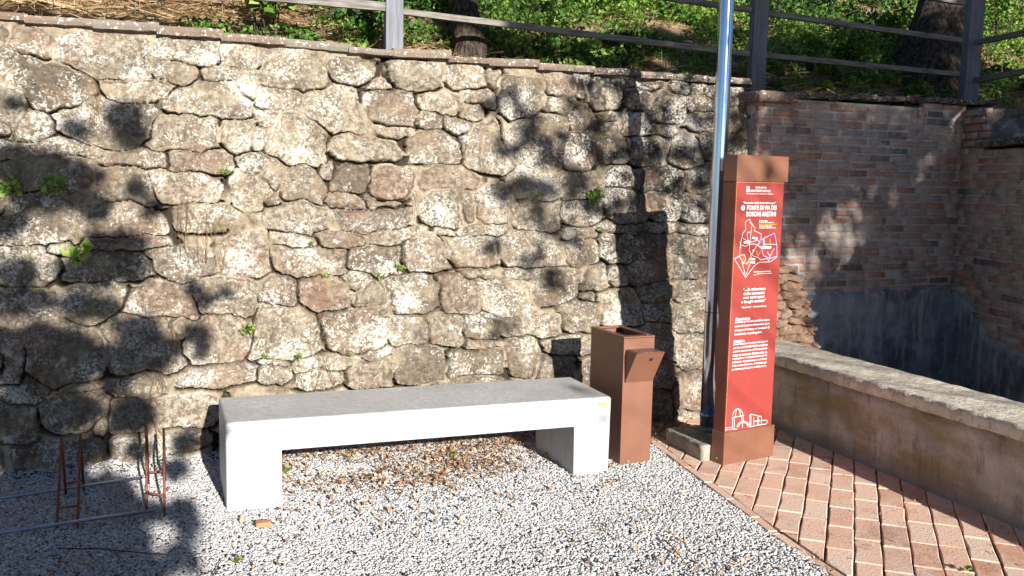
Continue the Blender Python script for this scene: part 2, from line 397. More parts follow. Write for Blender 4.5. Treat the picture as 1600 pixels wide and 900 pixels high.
# ---- stone wall (height field over s, z)
S0, S1, Z1 = -4.6, 2.52, 2.47
DS = 0.0048
ns = int((S1 - S0) / DS) + 1; nz = int(Z1 / DS) + 1
ss = np.linspace(S0, S1, ns); zz = np.linspace(-0.05, Z1, nz)
GS, GZ = np.meshgrid(ss, zz)      # rows z
px_stones = """0 40 84 92 12;88 52 232 120 3;235 58 340 107 5;341 66 405 110 4;-10 65 32 115 0;17 95 145 170 8;234 90 303 131 10;311 109 402 129 3;155 122 268 158 3;262 130 398 184 2;365 129 403 157 0;-15 130 42 215 0;17 175 86 221 0;90 155 238 230 4;230 186 345 239 0;340 188 402 238 0;15 220 170 244 2;157 233 262 265 4;266 234 368 270 2;369 236 440 280 3;-10 245 150 303 0;152 262 246 322 3;242 270 344 318 0;0 305 118 382 -2;122 316 253 370 0;270 320 360 364 3;361 262 425 325 0;143 370 266 392 0;0 388 92 448 0;100 396 238 446 -2;240 388 338 440 -3;335 364 420 432 -2;-12 452 80 513 2;90 446 196 506 0;197 444 302 496 0;301 436 399 492 0;-20 498 32 596 0;36 508 166 597 0;166 497 284 584 0;253 496 300 530 0;280 494 396 568 4;167 577 262 620 0;264 568 400 602 -2;70 380 110 400 0;-20 598 75 628 0;92 592 160 610 0;-20 629 60 695 0;64 612 172 672 0;173 620 232 680 0;233 612 345 668 0;-20 690 172 748 -3;178 680 235 725 -4;236 668 330 712 -5;152 653 173 678 0;262 700 330 730 -6;412 80 513 143 3;513 92 588 133 3;400 132 472 172 0;470 135 570 208 6;568 143 653 200 2;570 126 612 144 0;610 96 690 143 2;693 96 758 139 0;758 108 784 145 0;652 145 722 178 0;720 140 775 165 0;645 177 692 203 0;690 182 748 210 5;715 163 755 190 0;400 168 440 200 0;390 200 425 235 0;420 175 513 254 4;510 210 632 252 2;632 207 718 257 0;395 240 437 297 0;435 260 505 312 0;523 257 582 295 0;582 262 642 325 0;500 256 523 277 0;580 195 645 214 4;655 262 745 302 2;720 185 788 266 0;400 295 437 320 0;404 317 510 364 -4;505 300 575 322 8;575 300 645 327 0;530 327 645 358 0;657 303 725 360 8;715 300 742 350 0;738 290 802 352 0;412 362 492 388 0;493 357 572 386 0;572 358 672 383 0;680 358 713 375 0;712 354 758 370 0;758 353 800 371 0;420 385 544 430 0;542 382 630 430 0;630 368 702 427 5;698 372 775 420 0;776 362 878 415 0;400 430 464 477 6;470 432 552 492 4;534 424 580 458 0;550 437 607 480 0;605 434 688 496 0;688 430 752 494 0;752 432 830 490 0;715 419 763 438 0;397 472 502 560 3;505 478 612 552 0;574 478 614 497 6;600 492 673 541 0;665 492 727 538 0;718 488 784 532 0;505 552 562 576 0;562 540 615 560 0;543 560 617 602 0;615 540 697 598 3;695 548 790 588 0;726 532 772 550 0;400 570 457 594 0;457 554 502 578 0;466 576 545 603 0;672 588 800 612 0;400 556 458 570 0;775 122 850 184 0;847 110 897 153 0;897 115 914 155 0;912 122 967 173 0;850 152 892 178 0;932 175 960 192 0;960 120 990 138 0;990 124 1035 142 0;977 143 1018 175 0;1018 146 1070 200 0;1043 126 1078 147 0;1080 130 1106 150 0;1110 132 1127 160 0;1125 135 1162 165 0;1072 148 1112 173 0;1073 173 1122 205 0;1125 167 1163 207 0;790 185 884 258 0;888 168 918 202 0;920 192 965 220 0;968 175 1024 213 0;1023 190 1058 215 0;930 213 982 258 0;985 213 1043 260 0;1045 213 1092 260 0;1095 208 1124 250 0;1126 207 1168 250 0;884 205 930 265 0;790 262 872 316 3;872 270 945 310 0;946 265 1000 297 0;1003 262 1066 302 0;1066 262 1110 300 0;1112 255 1170 290 0;782 312 872 362 -3;875 310 942 354 0;940 295 1008 353 0;1008 300 1060 347 0;1062 305 1110 350 0;1115 295 1180 335 0;1115 338 1190 372 0;878 355 930 372 0;935 352 1000 370 0;1000 350 1057 364 0;1057 352 1105 368 0;878 374 932 414 -2;932 367 990 411 0;990 366 1047 404 0;1047 368 1110 402 0;1114 374 1205 410 0;977 406 1050 440 -3;1050 404 1105 437 0;1108 412 1180 445 0;790 416 830 435 0;829 415 903 473 0;903 417 952 456 0;950 413 985 448 3;932 452 1000 508 0;995 440 1055 470 0;1053 439 1108 472 0;1110 448 1190 485 0;788 436 828 488 0;784 492 880 527 -4;872 472 938 518 4;905 457 930 473 0;1000 470 1055 503 0;1055 474 1108 520 0;1110 488 1190 525 0;790 529 847 590 0;828 556 898 600 0;848 520 925 553 0;1000 506 1055 560 0;1055 523 1105 578 0;1108 528 1190 575 0;1000 562 1052 605 0;1052 580 1105 640 2;1108 580 1190 640 0;1000 608 1050 660 0;1052 642 1110 670 0;1110 643 1190 690 0;928 510 1000 560 0;900 556 1000 600 0;800 592 900 640 0;900 602 998 660 0"""
stones = []
for ln in px_stones.split(';'):
    x0, y0, x1, y1, rot = map(float, ln.split())
    c = toST(on_wall((x0 + x1) / 2, (y0 + y1) / 2)); l = toST(on_wall(x0, (y0 + y1) / 2)); r = toST(on_wall(x1, (y0 + y1) / 2))
    tp = toST(on_wall((x0 + x1) / 2, y0)); bt = toST(on_wall((x0 + x1) / 2, y1))
    # course slope in the picture turned into wall slope
    sl_px = 0.028 * 0
    dr = toST(on_wall(x1, (y0 + y1) / 2 + (x1 - x0) * math.tan(R_(rot))))
    ang = math.atan2(-(c[2] - r[2]) * 2, (r[0] - l[0])) if False else (math.atan2(dr[2] - c[2], dr[0] - c[0]) if rot else 0.0)
    stones.append([c[0], c[2], (r[0] - l[0]) / 2 * 1.10 + .004, (tp[2] - bt[2]) / 2 * 1.10 + .004, ang * 0.6, 0])
r2 = np.random.default_rng(21)
# filler courses for stretches the photo hides or that lie beyond its edge
def filler(s0, s1, z0, z1, wr=(0.16, 0.34), hr=(0.11, 0.22), brick=0):
    z = z0
    while z < z1 - 0.03:
        h = r2.uniform(*hr); h = min(h, z1 - z); s = s0 + r2.uniform(-.1, 0)
        while s < s1:
            w = r2.uniform(*wr)
            stones.append([s + w / 2, z + h / 2, w / 2 * 1.0 + .003, h / 2 * 1.0 + .003, r2.uniform(-.05, .05), brick])
            s += w
        z += h
filler(-4.7, -2.98, -0.02, 2.4)
filler(-1.62, 0.55, -0.03, 0.27, (0.16, 0.3), (0.12, 0.16))
filler(1.93, 2.46, 0.40, 1.22, (0.11, 0.2), (0.06, 0.066), 1)
filler(1.83, 2.46, -0.03, 0.40)
# remove fillers that collide with photographed stones
wx = vnoise(GS * 8, GZ * 8, 3, 6, 0.6) * 0.017 + vnoise(GS * 2.2, GZ * 2.2, 5, 2) * 0.014
wy = vnoise(GS * 8 + 50, GZ * 8, 4, 6, 0.6) * 0.017 + vnoise(GS * 2.2, GZ * 2.2 + 9, 6, 2) * 0.014
best = np.full(GS.shape, 9.0); second = np.full(GS.shape, 9.0); bid = np.full(GS.shape, -1, int); below = np.zeros(GS.shape)
lx_b = np.zeros(GS.shape); ly_b = np.zeros(GS.shape); cut = np.zeros(GS.shape)
for i, (cs, cz, hw, hh, ang, bk) in enumerate(stones):
    m = 0.12
    i0 = max(0, np.searchsorted(ss, cs - hw - m)); i1 = min(ns, np.searchsorted(ss, cs + hw + m))
    j0 = max(0, np.searchsorted(zz, cz - hh - m)); j1 = min(nz, np.searchsorted(zz, cz + hh + m))
    if i1 <= i0 or j1 <= j0: continue
    sl_ = (slice(j0, j1), slice(i0, i1))
    x = GS[sl_] + wx[sl_] - cs; y = GZ[sl_] + wy[sl_] - cz
    ca, sa = math.cos(ang), math.sin(ang)
    x, y = x * ca + y * sa, -x * sa + y * ca
    # random taper and skew give each stone its own outline
    tp_, sk = r2.uniform(-.26, .26), r2.uniform(-.32, .32)
    if bk: tp_ *= .2; sk *= .2
    xx = (x + sk * y * min(1, hh / hw) * .6) / (hw * (1 + tp_ * y / hh).clip(.6, 1.4)); yy = y / (hh * (1 + r2.uniform(-.16, .16) * x / hw).clip(.6, 1.4))
    p = r2.uniform(5, 9)
    q = (np.abs(xx) ** p + np.abs(yy) ** p) ** (1 / p)
    # corner cuts
    cc = r2.uniform(1.30, 1.95, 4)
    for kk, (ax, ay) in enumerate(((1, 1), (1, -1), (-1, 1), (-1, -1))):
        q = np.maximum(q, (ax * xx + ay * yy) / cc[kk])
    e = (q - 1) * (min(hw, hh) * .7 + .03)
    B = best[sl_]; upd = e < B
    second[sl_] = np.where(upd, B, np.minimum(second[sl_], e))
    B[upd] = e[upd]; bid[sl_][upd] = i
    lx_b[sl_][upd] = xx[upd]; ly_b[sl_][upd] = yy[upd]
    cu_ = np.zeros_like(xx)
    for _ in range(4):              # broken faces: random planar cuts
        th_ = r2.uniform(0, 6.283); cu_ = np.maximum(cu_, r2.uniform(.012, .045) * np.maximum(0, xx * math.cos(th_) + yy * math.sin(th_) - r2.uniform(-.1, .7)))
    cut[sl_][upd] = cu_[upd]
nst = len(stones)
prot = r2.uniform(0.026, 0.050, nst + 1); tl = r2.uniform(-.012, .012, (nst + 1, 2)); tintv = r2.random(nst + 1)
cs_arr = np.array([s[0] for s in stones] + [0.]); cz_arr = np.array([s[1] for s in stones] + [0.])
bk_arr = np.array([s[5] for s in stones] + [0.])
agev = np.clip(sstep(0.1, 1.2, cs_arr + 0.25 * (cz_arr - 1.2)) * (0.2 + .75 * sstep(.7, 1.5, cz_arr)) + 0.25 * sstep(-1.9, -2.6, cs_arr) + r2.uniform(-.15, .25, nst + 1), 0, 1)
e = np.where(best - second > -0.006, np.maximum(best, -0.004 + 0 * best), best)
ins = -np.minimum(best, 0)
gapw = np.minimum(second - best, 0.12)       # how near the neighbouring stone is
dj = np.minimum(ins, gapw * .5)               # distance to the joint line
jw = 0.0022 + 0.0052 * sstep(-.2, .8, vnoise(GS * 2.7, GZ * 2.7, 19, 3))
dj = dj - jw
rimw = 0.006 + 0.013 * sstep(-.5, .7, vnoise(GS * 4, GZ * 4, 20, 3))
prof = 1 - (1 - np.clip(dj / rimw, 0, 1)) ** 1.8
face = prot[bid] * prof + (tl[bid, 0] * lx_b + tl[bid, 1] * ly_b) * prof
face -= cut * prof
facet = vnoise(GS * 5, GZ * 6, 17, 2); facet = np.round(facet * 4) / 4 * .5 + facet * .5
face += prof * (facet * 0.012 + vnoise(GS * 9, GZ * 9, 11, 6, 0.62) * 0.012 + np.abs(vnoise(GS * 15, GZ * 19, 12, 5, 0.62)) * -0.014)
# mortar: lies 10-20 mm behind the stone faces, sometimes flush
mlev = 0.019 + vnoise(GS * 3.1, GZ * 3.1, 13, 3) * 0.012 + vnoise(GS * 18, GZ * 18, 14, 5, .6) * 0.006
outer = np.maximum(best, 0)
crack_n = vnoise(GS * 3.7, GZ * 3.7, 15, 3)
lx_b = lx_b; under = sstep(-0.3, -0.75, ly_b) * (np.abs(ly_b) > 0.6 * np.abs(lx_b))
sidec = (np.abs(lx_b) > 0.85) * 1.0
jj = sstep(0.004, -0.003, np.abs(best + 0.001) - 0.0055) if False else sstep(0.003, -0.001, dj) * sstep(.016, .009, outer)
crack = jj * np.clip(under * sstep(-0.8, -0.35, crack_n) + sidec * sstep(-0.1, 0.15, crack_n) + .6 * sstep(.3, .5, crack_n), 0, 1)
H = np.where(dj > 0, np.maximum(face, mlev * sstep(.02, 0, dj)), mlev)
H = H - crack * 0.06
joint = sstep(0.004, -0.003, dj)
# ragged right end: slanting line, toothed in the lower part
zend = np.interp(zz, [0, 0.43, 0.64, 0.92, 1.05, 1.12, 1.3, 1.6, 1.85, 2.4], [2.44, 2.43, 2.41, 2.33, 2.22, 2.13, 1.99, 1.97, 1.965, 1.96])
tooth = np.where(zz < 1.25, (np.floor(zz / 0.063) % 2) * 0.022 + np.sin(zz / 0.063 * 2 * np.pi) * 0.012, 0)
zend = (zend + tooth)[:, None] + vnoise(GS * 0 + 3, GZ * 12, 16, 3) * 0.014
over = GS - zend
H = np.where(over > 0, H - np.clip(over * 14, 0, 0.62), H)
H -= 0.02 * sstep(-0.02, 0.0, over)
GT = 0.2 * GZ - H
V = np.stack([GS, GT, GZ], -1).reshape(-1, 3)
idx = np.arange(ns * nz).reshape(nz, ns)
Fq = np.stack([idx[:-1, :-1], idx[:-1, 1:], idx[1:, 1:], idx[1:, :-1]], -1).reshape(-1, 4)
zcop = np.interp(ss, [-4.6, -2.9, -1.87, -.72, .61, 1.96, 2.6], [2.455, 2.44, 2.405, 2.376, 2.35, 2.312, 2.30])
keep = ((over[:-1, :-1] < 0.07) & (GZ[:-1, :-1] < (zcop + .006)[None, :-1])).ravel()
Fq = Fq[keep]
used = np.zeros(len(V), bool); used[Fq.ravel()] = True; remap = np.cumsum(used) - 1
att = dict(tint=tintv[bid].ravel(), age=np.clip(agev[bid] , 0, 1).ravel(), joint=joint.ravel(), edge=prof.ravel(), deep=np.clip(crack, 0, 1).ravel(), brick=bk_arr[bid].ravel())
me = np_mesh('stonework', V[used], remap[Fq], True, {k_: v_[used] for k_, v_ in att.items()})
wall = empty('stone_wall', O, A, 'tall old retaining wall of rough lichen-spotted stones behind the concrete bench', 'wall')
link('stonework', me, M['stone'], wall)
# core behind the face
core = MB(); core.hexa([(S0, 0.12, -0.1), (1.88, 0.12, -0.1), (1.88, 0.62, -0.1), (S0, 0.62, -0.1), (S0, 0.56, 2.42), (1.88, 0.56, 2.29), (1.88, 0.62, 2.29), (S0, 0.62, 2.42)])
core.build('wall_core', M['mortar'], wall)
# coping slabs: one row of overlapping weathered tiles
def coping_row(name, pts, parent, seed, over=0.055, depth=0.26, th=0.046, lrange=(0.22, 0.42), agef=None):
    """pts: list of (s, t, z) along the lower front edge"""
    r = random.Random(seed); bm = bmesh.new(); la = bm.verts.layers.float.new('tint'); lb = bm.verts.layers.float.new('age')
    P = np.array(pts, float); L = np.concatenate([[0], np.cumsum(np.linalg.norm(np.diff(P, axis=0), axis=1))])
    at = lambda d: np.array([np.interp(d, L, P[:, k]) for k in range(3)])
    d = 0.0
    while d < L[-1]:
        l = r.uniform(*lrange); e_ = min(d + l * 1.04, L[-1])
        if e_ - d < .03: break
        p, q = at(d), at(e_); tn, ag = r.random(), (agef(p[0]) if agef else 0.4)
        dirv = (q - p) / np.linalg.norm(q - p); nrm = np.array([-dirv[1], dirv[0], 0]); nrm /= np.linalg.norm(nrm)
        ov = over + r.uniform(-.012, .012); t0 = th * r.uniform(.85, 1.2); lift0, lift1 = r.uniform(-.004, .004), r.uniform(.004, .02)
        nseg = 7; rings = []
        for i in range(nseg + 1):
            f = i / nseg; c = p + (q - p) * f; lz = lift0 * (1 - f) + lift1 * f
            w1 = mnoise.noise(Vector((c[0] * 17, seed, c[2] * 3))) * .02
            prof_ = [(-ov + w1, 0.004), (-ov - 0.008 + w1, t0 * .5), (-ov + 0.006 + w1, t0), (depth, t0 * 1.05), (depth, 0)]
            ring = []
            for (dd, dz) in prof_:
                v = bm.verts.new(Vector((c + nrm * dd + np.array([0, 0, lz + dz + mnoise.noise(Vector((c[0] * 23, dd * 20, seed * 2.))) * .005])).tolist())); v[la] = tn; v[lb] = ag; ring.append(v)
            rings.append(ring)
        for A1, B1 in zip(rings[:-1], rings[1:]):
            for k_ in range(5): bm.faces.new((A1[k_], A1[(k_ + 1) % 5], B1[(k_ + 1) % 5], B1[k_]))
        bm.faces.new(rings[0][::-1]); bm.faces.new(rings[-1])
        d += l
    bmesh.ops.recalc_face_normals(bm, faces=bm.faces)
    me = bpy.data.meshes.new(name); bm.to_mesh(me); bm.free()
    return link(name, me, M['coping'], parent)
def topz(u, v):                     # bottom line of the coping in the picture -> wall coordinates
    p = toST(on_wall(u, v)); return (p[0], p[1] - 0.01, p[2])
cp_pts = [topz(u, v) for u, v in ((0, 35), (80, 42), (200, 54), (330, 65), (400, 70), (550, 86), (700, 99), (800, 108), (950, 121), (1100, 131), (1165, 137))]
d0 = np.array(cp_pts[0]) - np.array(cp_pts[3]); cp_pts = [tuple(np.array(cp_pts[0]) + d0 * 1.9)] + cp_pts
coping_row('coping', cp_pts, wall, 3, agef=lambda s: float(np.clip((s + .1) / 1.2, .1, 1)))

# ---- brick builder on a vertical plane: local x along, y into the wall, z up
def brick_face(u0, u1, zlo, zhi, seed, bw=0.24, bh=0.060, gap=0.015, keep=None, depth=0.05):
    r = np.random.default_rng(seed); V = []; F_ = []; R = []; row = 0; z = zhi
    while z - bh > zlo - bh:
        off = (row % 2) * bw * 0.5 + r.uniform(-.03, .03); x = u0 - off
        while x < u1:
            l = bw * r.uniform(.72, 1.12) if r.random() > .18 else bw * .5
            a0, a1, c0, c1 = max(x, u0), min(x + l - gap, u1), z - bh + gap / 2, z - gap / 2
            if a1 - a0 > .02 and (keep is None or keep((a0 + a1) / 2, (c0 + c1) / 2)):
                o = len(V); pr = r.uniform(-.006, .006); j = lambda s=.003: r.uniform(-s, s); bv = .006
                back = [(a0, depth, c0), (a1, depth, c0), (a1, depth, c1), (a0, depth, c1)]
                mid = [(a0 + j(), bv + pr, c0 + j()), (a1 + j(), bv + pr, c0 + j()), (a1 + j(), bv + pr, c1 + j()), (a0 + j(), bv + pr, c1 + j())]
                fr = [(a0 + bv + j(), pr + j(), c0 + bv + j(.002)), (a1 - bv + j(), pr + j(), c0 + bv + j(.002)), (a1 - bv + j(), pr + j(), c1 - bv + j(.002)), (a0 + bv + j(), pr + j(), c1 - bv + j(.002))]
                V += back + mid + fr
                F_.append((o + 8, o + 9, o + 10, o + 11))
                for k_ in range(4):
                    k2 = (k_ + 1) % 4
                    F_.append((o + k_, o + k2, o + 4 + k2, o + 4 + k_)); F_.append((o + 4 + k_, o + 4 + k2, o + 8 + k2, o + 8 + k_))
                R += [r.random()] * 12
            x += l
        z -= bh; row += 1
    return V, F_, R
def rough_sheet(u0, u1, z0, z1, step, fn, name, mat, parent, loc=None, rz=0, attrs=None):
    nu = max(2, int((u1 - u0) / step)); nv = max(2, int((z1 - z0) / step))
    U_, Z_ = np.meshgrid(np.linspace(u0, u1, nu), np.linspace(z0, z1, nv))
    Y = fn(U_, Z_); V = np.stack([U_, Y, Z_], -1).reshape(-1, 3); id_ = np.arange(nu * nv).reshape(nv, nu)
    F_ = np.stack([id_[:-1, :-1], id_[:-1, 1:], id_[1:, 1:], id_[1:, :-1]], -1).reshape(-1, 4)
    return link(name, np_mesh(name, V, F_, True), mat, parent, loc, rz)

# back wall of the fountain recess
BY = R_(23.0)
Bq = W(1.965, 0.28); bdir = np.array([math.cos(BY), math.sin(BY), 0]); bnor = np.array([-math.sin(BY), math.cos(BY), 0])
cornerL = 2.00      # distance from the pier to the inner corner
bw = empty('brick_wall', Bq, BY, 'weathered brick back wall of the sunken recess with grey plaster at its foot, right of the stone wall', 'wall')
topf = lambda x: 2.235 + 0.03 * x
V, F_, Rr = brick_face(0.0, cornerL + 0.03, 0.80, 2.29, 31, keep=lambda x, z: z < topf(x) - .02)
link('brick_courses', np_mesh('brick_courses', V, F_, False, {'rnd': Rr}), M['brick'], bw)
# left cheek of the projecting brick pier
V, F_, Rr = brick_face(-0.25, 0.0, 1.0, 2.2, 33, bw=0.2)
ck = link('pier_cheek', np_mesh('pier_cheek', V, F_, False, {'rnd': Rr}), M['brick'], bw, (0, 0, 0), -math.pi / 2)
MB().box(0.004, cornerL + .2, 0.007, 0.50, -1.4, 2.245).build('wall_core', M['mortar'], bw)
rough_sheet(-0.02, cornerL + .02, -1.3, 0.86, 0.02, lambda u, z: -0.018 + vnoise(u * 3, z * 3, 41, 5) * .009 + sstep(.805, .83, z + vnoise(u * 6, z * 0, 42, 3) * .02) * .04, 'plaster_face', M['basin_plaster'], bw)
coping_row('coping', [(0.27, -0.012, 2.243), (0.9, -.01, 2.262), (1.5, -.01, 2.275), (2.04, -.01, 2.287), (2.36, -.01, 2.292)], bw, 8, over=0.035, th=0.035, lrange=(.1, .25), agef=lambda s: .9)
cs_ = MB(); cs_.box(-0.07, 0.28, -0.10, 0.25, 2.205, 2.285, .02, 3)
capst = cs_.build('cap_stone', M['coping'], bw, smooth=True)
for v in capst.data.vertices:
    q = mnoise.noise_vector(v.co * 9) * .018; v.co += q
sub = capst.modifiers.new('s', 'SUBSURF'); sub.levels = sub.render_levels = 2; sub.subdivision_type = 'SIMPLE'
# right wall: from the inner corner towards the viewer
corner = Bq + bdir * cornerL
RD = np.array([0.11, -1.0, 0.0]); RD /= np.linalg.norm(RD); RYAW = math.atan2(RD[1], RD[0])
rw = empty('brick_wall', corner, RYAW, 'lower brick side wall closing the recess at the right edge, plastered below', 'wall')
# local x along RD, local +y points to the right-hand side (away from recess)
RL = 4.2
zpl = lambda x: 0.80 - 0.30 * sstep(0.05, 0.6, x) - 0.12 * sstep(.6, 1.2, x)
Vm, F_, Rr = brick_face(0.0, RL, 0.3, 1.93, 35, keep=lambda x, z: z > zpl(x) - .02)
link('brick_courses', np_mesh('brick_courses', Vm, F_, False, {'rnd': Rr}), M['brick'], rw)
MB().box(-0.1, RL, 0.010, 0.45, -1.4, 1.90).build('wall_core', M['mortar'], rw)
rough_sheet(0.0, RL, -1.3, 0.86, 0.025, lambda u, z: -0.016 + vnoise(u * 3, z * 3, 45, 5) * .01 + sstep(-.01, .02, z - zpl(u) + vnoise(u * 5, z * 5, 46, 3) * .03) * .045, 'plaster_face', M['basin_plaster'], rw)
coping_row('coping', [(0.26, -.005, 1.935), (1.0, -.005, 1.95), (4.2, -.005, 1.97)], rw, 9, over=0.04, depth=.4, th=0.045, lrange=(.15, .32), agef=lambda s: .9)
# tall end block at the corner
V, F_, Rr = brick_face(0.0, 0.30, 1.93, 2.25, 37, bw=.2)
link('corner_pier', np_mesh('corner_pier', V, F_, False, {'rnd': Rr}), M['brick'], rw, (0, 0, 0))
MB().box(0.0, 0.29, 0.012, 0.40, 1.90, 2.24).build('pier_core', M['brick'], rw)
# basin floor
pf = [W(1.9, -3.9, -1.2), W(5.5, -3.9, -1.2), W(5.5, .5, -1.2), W(1.9, .5, -1.2)]
tag(link('basin_floor', np_mesh('basin_floor', pf, [(0, 1, 2, 3)]), M['basin_plaster']), kind='structure')

# ---- parapet (low wall)
par = empty('parapet', W(1.77, 0, 0), A, 'low stained parapet with a rough sunlit capping running beside the brick paving', 'low wall')
PT0, PT1 = -4.6, 0.12
def rough_box(x0, x1, y0, y1, z0, z1, st, amp, sc, seed):
    bm = bmesh.new(); bmesh.ops.create_cube(bm, size=1.0)
    for v in bm.verts: v.co = Vector(((x0 + x1) / 2 + v.co.x * (x1 - x0), (y0 + y1) / 2 + v.co.y * (y1 - y0), (z0 + z1) / 2 + v.co.z * (z1 - z0)))
    for ax, L_ in ((0, x1 - x0), (1, y1 - y0), (2, z1 - z0)):
        n = int(L_ / st)
        for k_ in range(1, n):
            lo = (x0, y0, z0)[ax] + L_ * k_ / n
            no = [0, 0, 0]; no[ax] = 1; co = [0, 0, 0]; co[ax] = lo
            bmesh.ops.bisect_plane(bm, geom=bm.verts[:] + bm.edges[:] + bm.faces[:], plane_co=co, plane_no=no)
    bm.normal_update()
    for v in bm.verts:
        q = v.co * sc + Vector((seed, seed * 2.1, 0))
        v.co += v.normal * (mnoise.noise(q) * amp + mnoise.noise(q * 3.1) * amp * .5) 
    for f in bm.faces: f.smooth = True
    me = bpy.data.meshes.new('m'); bm.to_mesh(me); bm.free(); return me
link('rendered_face', rough_box(0.0, 0.36, PT0, PT1, -0.1, 0.43, 0.06, 0.008, 6, 2), M['parapet'], par)
link('capping', rough_box(-0.035, 0.385, PT0, PT1 + .02, 0.432, 0.505, 0.035, 0.007, 9, 5), M['parapet_cap'], par)
inner = MB(); inner.box(0.05, 0.33, PT0, 0.0, -1.3, -0.1); inner.build('basin_side', M['basin_plaster'], par)

# ---- paving: diagonal bricks clipped to the strip between gravel and parapet
def clip(poly, a, b):
    out = []
    for i in range(len(poly)):
        p, q = poly[i], poly[(i + 1) % len(poly)]
        f = lambda w: (b[0] - a[0]) * (w[1] - a[1]) - (b[1] - a[1]) * (w[0] - a[0])
        fp, fq = f(p), f(q)
        if fp >= 0: out.append(p)
        if (fp >= 0) != (fq >= 0):
            t = fp / (fp - fq); out.append((p[0] + (q[0] - p[0]) * t, p[1] + (q[1] - p[1]) * t))
    return out
EDGE = [(0.47, -3.6), (0.60, -1.95), (0.635, -1.764), (0.82, -0.35)]     # gravel boundary, near -> far
region = [(0.50, -3.6), (1.79, -3.6), (1.79, 0.05), (0.90, 0.05), (0.845, -0.35), (0.66, -1.764)]
bm = bmesh.new(); lr = bm.verts.layers.float.new('rnd')
def prism(bm, poly, z0, z1, rnd_, bev=.005, j=0.0):
    if len(poly) < 3: return
    cx = sum(p[0] for p in poly) / len(poly); cy = sum(p[1] for p in poly) / len(poly)
    area = abs(sum(poly[i][0] * poly[(i + 1) % len(poly)][1] - poly[(i + 1) % len(poly)][0] * poly[i][1] for i in range(len(poly)))) / 2
    if area < 2e-4: return
    tx, ty = random.uniform(-j, j), random.uniform(-j, j); dz = random.uniform(-.002, .002)
    def ring(sh, z):
        o = []
        for p in poly:
            d = math.hypot(p[0] - cx, p[1] - cy) or 1; k_ = max(0, 1 - sh / d)
            v = bm.verts.new((cx + (p[0] - cx) * k_ + random.uniform(-.0015, .0015), cy + (p[1] - cy) * k_ + random.uniform(-.0015, .0015), z + dz + tx * (p[0] - cx) + ty * (p[1] - cy))); v[lr] = rnd_; o.append(v)
        return o
    r0, r1, r2_ = ring(0, z0), ring(0, z1 - bev), ring(bev * 1.3, z1)
    n = len(poly)
    for a1, b1 in ((r0, r1), (r1, r2_)):
        for k_ in range(n): bm.faces.new((a1[k_], a1[(k_ + 1) % n], b1[(k_ + 1) % n], b1[k_]))
    bm.faces.new(r2_)
BWd, BLn = 0.120, 0.29; c45 = math.cos(R_(49.5)); s45 = math.sin(R_(49.5))
for i in range(-40, 40):
    off = random.uniform(0, BLn)
    for k_ in range(-24, 16):
        x0, x1 = k_ * BLn + off + .002, (k_ + 1) * BLn + off - .002; g0 = random.uniform(.0025, .0055); y0, y1 = i * BWd + g0, (i + 1) * BWd - g0
        jq = lambda: random.uniform(-.0028, .0028)
        poly = [(x0 + jq(), y0 + jq()), ((x0 + x1) / 2, y0 + jq()), (x1 + jq(), y0 + jq()), (x1 + jq(), y1 + jq()), ((x0 + x1) / 2, y1 + jq()), (x0 + jq(), y1 + jq())]
        poly = [(p[0] * c45 - p[1] * s45 + 1.2, p[0] * s45 + p[1] * c45 - 1.8) for p in poly]
        for e1 in range(len(region)):
            poly = clip(poly, region[e1], region[(e1 + 1) % len(region)])
            if len(poly) < 3: break
        if len(poly) >= 3: prism(bm, poly, -0.028, 0.0, random.random(), j=.010)
# border course laid end to end
for (p, q) in zip(EDGE[:-1], EDGE[1:]):
    L_ = math.hypot(q[0] - p[0], q[1] - p[1]); d = 0; ux, uy = (q[0] - p[0]) / L_, (q[1] - p[1]) / L_
    while d < L_:
        e1 = min(d + .27, L_); w0, w1 = -0.022, .022
        poly = [(p[0] + ux * d + uy * w1, p[1] + uy * d - ux * w1), (p[0] + ux * (e1 - .006) + uy * w1, p[1] + uy * (e1 - .006) - ux * w1), (p[0] + ux * (e1 - .006) + uy * w0, p[1] + uy * (e1 - .006) - ux * w0), (p[0] + ux * d + uy * w0, p[1] + uy * d - ux * w0)]
        prism(bm, poly, -0.028, 0.0, random.uniform(.1, .9), j=.02); d = e1
me = bpy.data.meshes.new('paving'); bmesh.ops.recalc_face_normals(bm, faces=bm.faces); bm.to_mesh(me); bm.free()
tag(link('pavement', me, M['paver'], None, O, A), kind='structure')
sb = np_mesh('paving_bed', [(x, y, -0.0085) for x, y in [(0.48, -3.6), (1.8, -3.6), (1.8, 0.3), (0.86, .3), (0.83, -.35), (0.64, -1.764)]], [(0, 1, 2, 3, 4, 5)])
tag(link('pavement_bed', sb, M['joint_sand'], None, O, A), kind='structure')

# ---- bank behind the wall
def bank_h(S, T):
    base = 2.33 - 0.01 * S + np.maximum(T - 0.7, 0) * 0.50 + 0.0 * S
    base = np.where(T > 9, 2.33 + 8.3 * .5 + (T - 9) * .12, base)
    bump = vnoise(S * .9, T * .9, 61, 4) * .10 * sstep(.7, 2.0, T) + vnoise(S * 5, T * 5, 62, 3) * .02
    return base + bump
sg = np.arange(-12, 14, .12); tg = np.concatenate([np.arange(0.58, 4, .08), np.arange(4, 16, .3)])
SG, TG = np.meshgrid(sg, tg); ZG = bank_h(SG, TG)
ZG[0] -= 1.0; TG[0] += .04; V = np.stack([SG, TG, ZG], -1).reshape(-1, 3); id_ = np.arange(SG.size).reshape(SG.shape)
Fq = np.stack([id_[:-1, :-1], id_[:-1, 1:], id_[1:, 1:], id_[1:, :-1]], -1).reshape(-1, 4)
tag(link('hillside', np_mesh('hillside', V, Fq, True), M['bank'], None, O, A), kind='structure')
